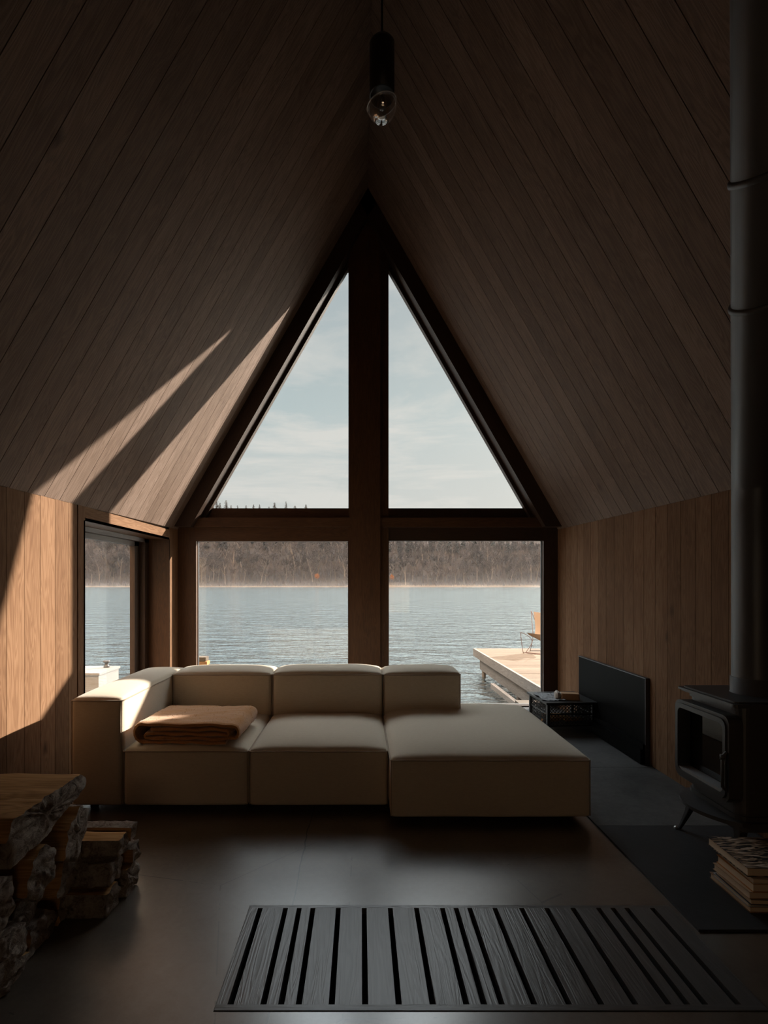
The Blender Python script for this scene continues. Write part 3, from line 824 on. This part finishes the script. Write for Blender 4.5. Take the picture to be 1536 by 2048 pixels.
put_log(-1.215, 1.665, .425, .55, wide, 1, (6, 2), 'broad flat split log topmost of the tall left stack', G1, rz=0)
put_log(-1.43, 1.70, .592, .34, [(0,0),(.11,0),(.13,.03),(.085,.06),(.02,.055)], 2, (1,2,3,4), 'small dark barky log lying on the broad flat one', G1, rz=-14, amp=.012)
tri = [(0,.0), (.10,-.02), (.19,.045), (.195,.11), (.12,.15), (.03,.10)]
put_log(-1.195, 1.93, .30, .48, [(0,.0),(.09,-.05),(.165,.02),(.18,.13),(.12,.165),(.03,.10)], 3, (0,2,3), 'upright wedge log at the rear right under the broad flat one', G1, rz=2)
put_log(-1.20, 1.72, .27, .50, [(0,.02),(.07,-.04),(.15,.0),(.17,.10),(.11,.155),(.03,.13)], 4, (0,2,3), 'grey wedge log below the near corner of the broad flat one', G1)
put_log(-1.225, 1.50, .24, .50, [(0,0),(.12,-.02),(.19,.03),(.19,.15),(.10,.175),(.01,.10)], 5, (0,3,4), 'large grey barked log at the left picture edge, mid stack', G1)
put_log(-1.225, 1.94, .14, .52, [(0,0),(.14,-.01),(.19,.05),(.15,.135),(.03,.13)], 6, (1,2), 'dark log in the rear of the tall stack, second row', G1)
put_log(-1.27, 1.74, .12, .46, [(0,0),(.12,0),(.16,.06),(.10,.125),(.02,.10)], 7, (0,4), 'reddish split log set back in the shadow of the tall stack', G1)
put_log(-1.20, 1.55, .07, .50, [(0,0),(.10,-.01),(.175,.04),(.17,.13),(.08,.16),(0,.10)], 8, (0,2,3,4), 'pale knotted log low in the near end of the tall stack', G1)
put_log(-1.23, 1.60, .002, .5, [(0,.0),(.16,.0),(.18,.05),(.10,.075),(.01,.06)], 9, (1,3), 'flat log on the floor at the near foot of the tall stack', G1)
put_log(-1.25, 1.80, .002, .5, [(0,0),(.15,0),(.17,.06),(.12,.11),(.02,.10)], 10, (1,3), 'dark log on the floor in the middle of the tall stack', G1)
put_log(-1.25, 1.98, .002, .5, [(0,0),(.14,0),(.16,.06),(.11,.13),(.02,.11)], 11, (1,3), 'dark log on the floor at the rear of the tall stack', G1)
put_log(-1.30, 1.40, .10, .5, [(0,0),(.12,0),(.15,.06),(.10,.14),(.01,.12)], 12, (1,3), 'dark log beside the left picture edge, nearest the viewer', G1)
put_log(-1.30, 1.42, .002, .5, [(0,0),(.14,0),(.16,.05),(.12,.095),(.01,.09)], 13, (1,3), 'lowest log beside the left picture edge, nearest the viewer', G1)
put_log(-1.075, 2.03, .002, .58, [(0,.0),(.10,.0),(.115,.06),(.08,.105),(-.005,.10)], 21, (0,4), 'split log on the floor at the near foot of the low stack', G2)
put_log(-1.055, 2.16, .002, .60, [(0,0),(.10,0),(.125,.07),(.09,.13),(.005,.12)], 22, (1,2,4), 'barky log on the floor at the rear of the low stack', G2)
put_log(-1.080, 2.06, .115, .58, [(0,0),(.08,-.01),(.12,.04),(.09,.10),(.0,.09)], 23, (0,3,4), 'dark log in the middle of the low stack', G2)
put_log(-1.045, 2.20, .135, .42, [(0,0),(.05,0),(.07,.04),(.05,.085),(0,.06)], 24, (0,1,2,3), 'thin barky stick at the far side of the low stack', G2)
put_log(-1.065, 2.11, .215, .56, [(0,0),(.08,-.005),(.10,.055),(.07,.075),(0,.07)], 25, (4,), 'orange brown split log topmost of the low stack', G2)
put_log(-1.055, 2.20, .235, .56, [(0,0),(.055,0),(.065,.05),(.04,.075),(.0,.06)], 26, (1,2,3), 'narrow log behind the topmost one of the low stack', G2)

# ------------------------------------------------------------------ pendant lamp
LX, LY, LZ = .0875, 2.0, 3.36
lp = empty('pendant_lamp', (LX, LY, LZ)); tag(lp, 'black pendant spotlight with a clear glass bowl hanging from the ridge', 'lamp')
mb = MB(); mb.lathe((0,0,.0), [(0,.30),(.050,.30),(.052,.29),(.052,.085),(.048,.083),(.046,.10),(0,.10)], n=40)
mb.build('lamp_housing', M['lacquer'], lp)
mb = MB(); mb.lathe((0,0,.0), [(.0545,.286),(.0555,.290),(.0545,.294)], n=48); mb.build('rim', M['pipe'], lp)
mb = MB(); mb.tube([(0,0,.29), (0,0,2.33)], .004, n=8); mb.build('cord', M['black'], lp)
mb = MB(); prof = []
for i in range(15):
    a = math.pi/2*i/14; prof.append((.060*math.sin(a)+1e-4, -.060*math.cos(a)))
prof += [(.064, .004), (.0615, .008), (.057, .004)]
prof += [(.056*math.sin(math.pi/2*i/12)+1e-4, -.056*math.cos(math.pi/2*i/12)) for i in range(12, -1, -1)]
mb.lathe((0,0,0), prof, n=48); gb = mb.build('glass_bowl', M['lamp_glass'], lp); gb.rotation_euler = (math.radians(8), math.radians(-14), 0)
gb.location = (0, 0, .045)
mb = MB(); mb.lathe((0,0,.055), [(.0,-.022),(.014,-.018),(.020,-.006),(.020,.01),(.012,.03),(0,.035)], n=24); mb.build('bulb', M['lamp_glass'], lp)
mb = MB(); mb.tube([(.0625*math.cos(TAU*i/48), .0625*math.sin(TAU*i/48), .006) for i in range(48)], .0019, n=6, closed=True); mb.build('rim_highlight', M['metal'], gb)  # bright ring added in place of the highlight along the bowl's edge

# ------------------------------------------------------------------ outside: lake, dock, shore
mb = MB(); mb.face([(-420, YG+.2, WATER), (420, YG+.2, WATER), (420, 224, WATER), (-420, 224, WATER)])
mb.face([(-420, -40, WATER), (-2.6, -40, WATER), (-2.6, YG+.2, WATER), (-420, YG+.2, WATER)])
mb.face([(2.7, -40, WATER), (420, -40, WATER), (420, YG+.2, WATER), (2.7, YG+.2, WATER)])
tag(mb.build('lake', M['water']), 'rippled grey blue lake reaching from the cabin to the far woods', 'lake', kind='stuff')

DX, DZ, D0, D1 = 2.60, -.10, 6.2, 11.0
dk = empty('dock', (DX, D0, WATER)); tag(dk, 'weathered wooden dock reaching into the lake on the right', 'dock'); DO = Vector(dk.location)
def dbox(mb, x0, x1, y0, y1, z0, z1, along='x', r=None): mb.box(x0-DO.x, x1-DO.x, y0-DO.y, y1-DO.y, z0-DO.z, z1-DO.z, along, r=r)
mb = MB(); y = D0; i = 0
seams = (6.2, 7.05, 8.0, 8.75, 9.5, 11.0)
for a, b in zip(seams[:-1], seams[1:]):
    n_ = max(1, round((b-a)/.19)); w_ = (b-a-.012)/n_
    for q in range(n_): dbox(mb, DX+.02, DX+2.6, a+q*w_, a+(q+1)*w_-.003, DZ-.03, DZ, 'x')
mb.build('deck_board', M['deck'], dk)
mb = MB(); dbox(mb, DX-.02, DX+.02, D0, D1, DZ-.165, DZ+.006, 'y', .3); dbox(mb, DX-.02, DX+2.6, D1, D1+.04, DZ-.165, DZ+.004, 'x', .5); mb.build('fascia', M['weathered'], dk, bevel=.004)
mb = MB(); dbox(mb, DX+.06, DX+.14, D0, D1-.25, DZ-.42, DZ-.165, 'y', .7); dbox(mb, DX+1.4, DX+1.5, D0, D1-.25, DZ-.42, DZ-.165, 'y', .7); mb.build('joist', M['weathered'], dk, bevel=.004)
for x, y in ((DX+.10, D1-.45), (DX+.10, 8.2), (DX+2.3, D1-.45), (DX+2.3, 8.2)):
    mb = MB(); mb.tube([Vector((x, y, WATER-.6))-DO, Vector((x, y, DZ-.40))-DO], .045, n=12); mb.build('pile', M['weathered'], dk)
lb = MB(); lb.box(2.43, 2.50, 5.75, 9.0, -.56, -.47, along='y', r=.4)
tag(lb.build('floating_beam', M['weathered'], bevel=.004), 'long low timber beam just above the water beside the dock', 'beam')
tr = MB(); tr.box(1.93, 2.55, YG+.16, YG+.52, -.10, -.055, along='x', r=.3); tr.box(1.93, 2.55, YG+.16, YG+.20, -.75, -.10, along='x', r=.6)
for x_ in (2.0, 2.45): tr.box(x_-.04, x_+.04, YG+.40, YG+.48, -1.0, -.10, along='z')
tag(tr.build('doorstep', M['deck'], bevel=.004), 'sunlit wooden doorstep outside the right lower window', 'step')

# butterfly chair on the dock
ch = empty('garden_chair', (3.90, 10.35, DZ), math.radians(52)); tag(ch, 'wire framed chair with a tan canvas seat on the dock', 'chair')
def loop(pts, rad=.006):
    out = []
    k = len(pts)
    for i in range(k):
        p0, p1, p2, p3 = (Vector(pts[(i+q) % k]) for q in (-1, 0, 1, 2))
        for t in (0, .25, .5, .75):
            out.append(.5*((2*p1)+(-p0+p2)*t+(2*p0-5*p1+4*p2-p3)*t*t+(-p0+3*p1-3*p2+p3)*t**3))
    mb = MB(); mb.tube(out, rad, n=6, closed=True); return mb
loop([(-.36,-.33,.40), (-.34,-.30,.44), (-.05,-.20,.28), (.10,-.28,.02), (.14,-.28,.012), (.30,.0,.012), (.14,.28,.012), (.10,.28,.02), (-.05,.20,.28), (-.34,.30,.44), (-.36,.33,.40), (-.30,.30,.02), (-.26,.28,.012), (-.30,0,.012), (-.26,-.28,.012), (-.30,-.30,.02)]).build('wire_frame', M['wire'], ch)
loop([(.38,-.33,.82), (.34,-.34,.80), (.02,-.20,.28), (-.16,-.28,.02), (-.2,-.26,.012), (-.22,0,.012), (-.2,.26,.012), (-.16,.28,.02), (.02,.20,.28), (.34,.34,.80), (.38,.33,.82), (.30,.1,.30), (.28,0,.24), (.30,-.1,.30)]).build('wire_frame', M['wire'], ch)
mb = MB(); rows = []
for i in range(13):
    u = i/12; row = []
    for j in range(13):
        v = j/12*2-1
        x = -.02+.42*u; zz = .40*(1-u)+.84*u-.36*math.sin(math.pi*min(u*1.05, 1))**.8*(1-.35*abs(v))+.02*v*v
        row.append(Vector((x, v*(.31-.10*math.sin(math.pi*u)), zz)))
    rows.append(row)
mb.grid(rows); mb.grid([[p-Vector((0,0,.006)) for p in r_] for r_ in rows], flip=True)
mb.build('canvas_seat', M['canvas'], ch)

# pale float with a cleat seen through the side window
pf = empty('pontoon', (-4.60, 7.5, WATER)); tag(pf, 'pale painted pontoon floating outside the left side window', 'pontoon')
mb = MB(); mb.box(-.7, .50, 0, .62, -.15, .62); mb.build('hull', M['white_paint'], pf, bevel=.02)
mb = MB(); mb.box(-.7, .52, -.015, .635, .62, .655); mb.build('deck', M['white_paint'], pf, bevel=.01)
mb = MB(); mb.lathe((.36, .50, .655), [(0,0),(.045,0),(.045,.03),(.030,.04),(.030,.08),(.055,.09),(.055,.115),(0,.12)], n=20); mb.build('bollard', M['iron'], pf)
# mooring post with timber caps outside the left lower window
mp = empty('mooring_post', (-2.055, 6.15, WATER)); tag(mp, 'short wooden post with stacked timber caps outside the left lower window', 'post')
mb = MB(); mb.box(-.045, .045, -.045, .045, -.5, 1.02, along='z'); mb.build('post', M['weathered'], mp, bevel=.004)
for z0, dx, mt in ((1.02, .03, 'split'), (1.075, .015, 'deck')):
    mb = MB(); mb.box(-.09+dx, .07+dx, -.06, .06, z0, z0+.045); mb.build('cap', M[mt], mp, bevel=.006)

# shore and forest
def hill(x, y):
    t = max(0, min(1, (y-224)/42))
    left = 1/(1+math.exp((x+20)/16))
    return WATER+.2+t*(26+6*left)*t**.15+1.2*mnoise.noise(Vector((x*.02, y*.03, 0)))*min(1, t*4)
mb = MB(); rows = []
for j in range(16):
    y = 222+j*7; rows.append([Vector((-260+i*8, y, hill(-260+i*8, y) if j else WATER-.4)) for i in range(64)])
mb.grid(rows, flip=False)
struct(mb.build('ground', M['shore']))
rt = random.Random(3)
def deciduous(seed, Ht, dens):
    r = random.Random(seed); tk = MB(); cr = MB()
    def branch(p, d, L, rad, lvl):
        n_ = 3; pts = [p]; q = p.copy(); dd = d.copy()
        for i in range(n_):
            dd = (dd+Vector((r.uniform(-.2,.2), r.uniform(-.2,.2), r.uniform(0,.16)))).normalized(); q = q+dd*L/n_; pts.append(q.copy())
        tk.tube(pts, [rad*(1-.6*i/n_) for i in range(n_+1)], n=5 if lvl < 2 else 3, caps=False)
        if lvl >= 2:
            for _ in range(dens):
                b = pts[0].lerp(pts[-1], r.random()); v = Vector((r.gauss(0,1), r.gauss(0,1), r.gauss(.4,1))).normalized()*r.uniform(.5, 1.5)
                s_ = v.cross(Vector((r.random(), r.random(), r.random()))).normalized()*r.uniform(.06,.15); w_ = v.cross(s_).normalized()*.10
                c0, c1, c2, c3 = b-s_, b+s_, b+w_, b+v
                cr.face([c0, c1, c3]); cr.face([c1, c2, c3]); cr.face([c2, c0, c3])
            return
        for i in range(5 if lvl == 0 else 4):
            t = r.uniform(.3, 1); k = min(int(t*n_), n_-1); b = pts[k].lerp(pts[k+1], t*n_-k)
            a = r.uniform(0, TAU); tilt = r.uniform(.45, 1.0)
            v = Vector((math.cos(a)*tilt, math.sin(a)*tilt, 1)).normalized()
            branch(b, v, L*r.uniform(.42,.62), rad*.45, lvl+1)
    branch(Vector((0,0,0)), Vector((0,0,1)), Ht*.62, Ht*.014, 0)
    return tk, cr
def conifer(seed, Ht):
    r = random.Random(seed); tk = MB(); cr = MB()
    tk.tube([(0,0,0),(0,0,Ht*.97)], [Ht*.012, .05], n=5, caps=False)
    z_ = Ht*.12
    while z_ < Ht*.985:
        f = 1-z_/Ht; rad = Ht*.17*f**.8+.15
        for q in range(7):
            a = r.uniform(0, TAU); L = rad*r.uniform(.7,1.15); e = Vector((math.cos(a)*L, math.sin(a)*L, -L*.25)); s_ = Vector((-math.sin(a), math.cos(a), 0))*L*.22
            c = Vector((0,0,z_)); u = Vector((0,0,.35))
            m_ = c+e*.55
            cr.face([c+u, m_-s_, c+e]); cr.face([c+u, c+e, m_+s_]); cr.face([c-u*.3, c+e, m_-s_]); cr.face([c-u*.3, m_+s_, c+e])
        z_ += Ht*.028
    return tk, cr
protos = []
for i in range(5):
    tk, cr = deciduous(40+i, 16+i, 26)
    e = empty('bare_tree'); a = tk.build('trunk', M['trunk'], e); b = cr.build('twigs', M['twig'], e); protos.append((e, a, b))
cons = []
for i in range(3):
    tk, cr = conifer(70+i, 15+i*1.5)
    e = empty('conifer'); a = tk.build('trunk', M['trunk'], e); b = cr.build('needles', M['needle'], e); cons.append((e, a, b))
tk, cr = deciduous(90, 8, 40); e = empty('russet_tree'); rus = (e, tk.build('trunk', M['trunk'], e), cr.build('leaves', M['russet'], e))
used = set()
def plant(pr, x, y, z, s_, rz, label, cat, group=None):
    e, a, b = pr
    if e.name in used:
        e2 = e.copy(); COL.objects.link(e2)
        for c in (a, b):
            c2 = c.copy(); COL.objects.link(c2); c2.parent = e2
        e = e2
    else: used.add(e.name)
    e.location = (x, y, z); e.scale = (s_*1.0, s_*1.0, s_); e.rotation_euler = (0,0,rz)
    tag(e, label, cat, group); return e
for row, (y0, n_, lab, gr) in enumerate(((228, 74, 'bare pale trunked tree on the far lake shore', 'bare trees along the far shore'),
                                ((241), 62, 'bare brown tree in the woods behind the far shore', 'bare trees in the far woods'))):
    for i in range(n_):
        x = -142+236*(i+.5)/n_+rt.uniform(-1.4, 1.4); y = y0+rt.uniform(-3, 3)
        plant(protos[rt.randrange(5)], x, y, hill(x, y)-.2, rt.uniform(.72, 1.1), rt.uniform(0, 6.28), lab, 'tree', gr)
for i in range(52):
    x = -142+236*(i+.5)/52+rt.uniform(-1.5, 1.5); y = 254+rt.uniform(-3, 3)
    plant(cons[rt.randrange(3)], x, y, hill(x, y)-.3, rt.uniform(.7, 1.0), rt.uniform(0, 6.28), 'dark conifer standing in the woods behind the bare trees', 'conifer', 'dark conifers in the far woods')
for px in (427, 434, 440, 452, 462, 475, 492, 507, 519, 538, 549, 572, 590, 612):
    y = 288+rt.uniform(-3, 3); x = (px-722)/960*y; h_ = rt.uniform(152, 163)
    if px in (440, 452, 507, 572): h_ += 4
    if px == 434: h_ = 178
    zt = H+h_/960*y; zb_ = hill(x, y)-.5; k = rt.randrange(3)
    plant(cons[k], x, y, zb_, (zt-zb_)/(15+k*1.5), rt.uniform(0, 6.28), 'small conifer tip showing above the sill of the upper left window', 'conifer', 'conifer tips above the upper window sill').scale[0] *= (1.0 if px == 434 else 1.9)
plant(rus, -20.3, 223.5, 1.5+hill(-20, 224), .62, 0, 'small russet leaved tree left of the window post on the far shore', 'tree')
plant(rus, 14.5, 223.5, 1.2+hill(14, 224), .60, 1.0, 'small russet leaved tree right of the window post on the far shore', 'tree')
# undergrowth and reeds, uncountable
mb = MB()
for i in range(5200):
    x = rt.uniform(-145, 100); y = rt.uniform(222.5, 262); z_ = hill(x, y); h_ = rt.uniform(.8, 3.4); a = rt.uniform(0, TAU)
    w_ = rt.uniform(.3, .9); t = Vector((x+rt.uniform(-1,1), y, z_+h_))
    c = [Vector((x+math.cos(a+q*2.09)*w_, y+math.sin(a+q*2.09)*w_, z_)) for q in range(3)]
    for q in range(3): mb.face([c[q], c[(q+1) % 3], t])
tag(mb.build('undergrowth', M['twig']), 'tangled brown undergrowth beneath the far trees', 'undergrowth', kind='stuff')
mb = MB()
for i in range(5000):
    x = rt.uniform(-145, 100); y = rt.uniform(220.5, 222.8); h_ = rt.uniform(.25, .95)*(1.3 if x > 10 else .8)
    mb.face([(x-.12, y, WATER-.1), (x+.12, y+.03, WATER-.1), (x+rt.uniform(-.2,.2), y, WATER+h_)]); mb.face([(x, y+.12, WATER-.1), (x-.1, y-.05, WATER-.1), (x+rt.uniform(-.2,.2), y, WATER+h_)])
tag(mb.build('reeds', M['reed']), 'pale dry reeds along the far waterline', 'reeds', kind='stuff')
# mist over the far water
def mistmat(name, dens, fall=None):
    m, nt = newmat(name); n = N(nt)
    if fall:
        z_ = n('ShaderNodeSeparateXYZ', {0: n('ShaderNodeTexCoord').outputs['Object']}).outputs[2]
        nz = n('ShaderNodeTexNoise', {'Vector': n('ShaderNodeTexCoord').outputs['Object'], 'Scale': .05, 'Detail': 3.0}).outputs['Fac']
        dens = n.math('MULTIPLY', n.math('EXPONENT', n.math('MULTIPLY', z_, -1.0/fall)), n.math('MULTIPLY', nz, dens*2))
    v = n('ShaderNodeVolumeScatter', {'Color': (.92,.93,.95,1), 'Density': dens, 'Anisotropy': .3})
    o = n('ShaderNodeOutputMaterial'); nt.links.new(v.outputs[0], o.inputs['Volume']); return m
mb = MB(); mb.box(-230, 190, 100, 199.5, WATER+.02, 62)
tag(mb.build('haze', mistmat('haze', .00022)), 'thin haze in the air in front of the far woods', 'haze', kind='stuff')
mb = MB(); mb.box(-230, 190, 200, 219.4, WATER+.03, 9.0)
tag(mb.build('mist', mistmat('mist', .006, 1.8)), 'low mist lying on the water at the far shore', 'mist', kind='stuff')

# ------------------------------------------------------------------ light
SUN = Vector((-1, -.83, -.60)).normalized()
sd = bpy.data.lights.new('sun', 'SUN'); sd.energy = 12.5; sd.angle = math.radians(.8); sd.color = (1.0, .89, .77)
so = bpy.data.objects.new('sun', sd); COL.objects.link(so); so.rotation_euler = SUN.to_track_quat('-Z', 'Y').to_euler()

w = bpy.data.worlds.new('sky'); sc.world = w; w.use_nodes = True; nt = w.node_tree; nt.nodes.clear(); n = N(nt)
co = n('ShaderNodeTexCoord').outputs['Generated']
s_ = n('ShaderNodeSeparateXYZ', {0: co}); z_ = s_.outputs[2]
base = n.ramp(n.math('MAXIMUM', z_, 0.0), [(0.0, (.66,.65,.61)), (.16, (.60,.62,.60)), (.34, (.46,.55,.565)), (.6, (.40,.46,.50)), (1.0, (.38,.44,.50))])
den = n.math('ADD', n.math('MAXIMUM', z_, 0.0), .12)
cv = n('ShaderNodeCombineXYZ', {0: n.math('DIVIDE', s_.outputs[0], den), 1: n.math('DIVIDE', s_.outputs[1], den), 2: 0.0}).outputs[0]
cl = n('ShaderNodeTexNoise', {'Vector': n('ShaderNodeMapping', {'Vector': cv, 'Scale': (.75, 1.7, 1), 'Location': (1.3, .7, 0), 'Rotation': (0,0,.15)}).outputs[0], 'Scale': 1.25, 'Detail': 8.0, 'Roughness': .62, 'Distortion': .5}).outputs['Fac']
cf = n.math('MULTIPLY', n.ramp(cl, [(.46, (0,0,0)), (.60, (1,1,1))]), n.math('SUBTRACT', 1.0, n.math('MULTIPLY', n.math('SUBTRACT', z_, .30), 2.2), clamp=True))
sky = n.mix(n.math('MULTIPLY', cf, .9), base, (.70,.69,.655))
dt = n('ShaderNodeVectorMath', {0: co, 1: tuple(-SUN)}, operation='DOT_PRODUCT').outputs['Value']
gl = n.math('POWER', n.math('MAXIMUM', dt, 0.0), 4.0)
sky = n.mix(n.math('MULTIPLY', gl, .5), sky, (.95,.88,.78))
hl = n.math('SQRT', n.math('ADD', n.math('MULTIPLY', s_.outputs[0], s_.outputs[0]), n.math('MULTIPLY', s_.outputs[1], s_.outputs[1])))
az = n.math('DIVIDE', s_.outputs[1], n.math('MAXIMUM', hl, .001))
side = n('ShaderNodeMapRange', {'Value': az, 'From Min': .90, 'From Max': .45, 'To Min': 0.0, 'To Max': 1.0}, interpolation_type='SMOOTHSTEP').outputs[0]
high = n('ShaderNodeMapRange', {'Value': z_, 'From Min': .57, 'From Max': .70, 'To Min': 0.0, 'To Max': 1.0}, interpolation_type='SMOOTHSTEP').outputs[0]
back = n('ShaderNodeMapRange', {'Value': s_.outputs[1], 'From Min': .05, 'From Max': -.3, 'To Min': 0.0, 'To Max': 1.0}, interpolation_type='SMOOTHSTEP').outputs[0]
fill_lift = n.math('ADD', n.math('MULTIPLY', side, 0.2), n.math('MULTIPLY', high, 10.5))  # sky out of view overhead boosted as added fill for the room
stg = n.math('ADD', n.math('ADD', fill_lift, 1.0), n.math('MULTIPLY', n.math('POWER', n.math('MAXIMUM', dt, 0.0), 26.0), 4.0))
sky = n.mix(n.math('MULTIPLY', back, .8), sky, (.66,.39,.18))  # unseen sky behind the camera tinted warm and strengthened as added fill
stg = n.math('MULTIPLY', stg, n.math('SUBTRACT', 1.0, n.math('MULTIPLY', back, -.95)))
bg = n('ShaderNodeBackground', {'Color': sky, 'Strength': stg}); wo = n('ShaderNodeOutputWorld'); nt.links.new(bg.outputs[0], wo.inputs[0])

# ------------------------------------------------------------------ camera and view
cd = bpy.data.cameras.new('camera'); cam = bpy.data.objects.new('camera', cd); COL.objects.link(cam); sc.camera = cam
cam.location = (0, 0, H); cam.rotation_euler = (math.radians(90), 0, 0)
cd.sensor_fit = 'VERTICAL'; cd.sensor_height = 36.0; cd.lens = 960/2048*36
cd.shift_x = (768-722)/2048; cd.shift_y = (1165-1024)/2048
cd.clip_start = .05; cd.clip_end = 1500
vs = sc.view_settings; vs.view_transform = 'Standard'; vs.look = 'None'; vs.gamma = 1.0; vs.exposure = 0.0; vs.use_curve_mapping = False
cy = sc.cycles; cy.use_denoising = True; cy.caustics_reflective = False; cy.caustics_refractive = False
cy.max_bounces = 10; cy.diffuse_bounces = 2; cy.glossy_bounces = 4; cy.transparent_max_bounces = 16; cy.volume_bounces = 1
cy.sample_clamp_indirect = 6.0
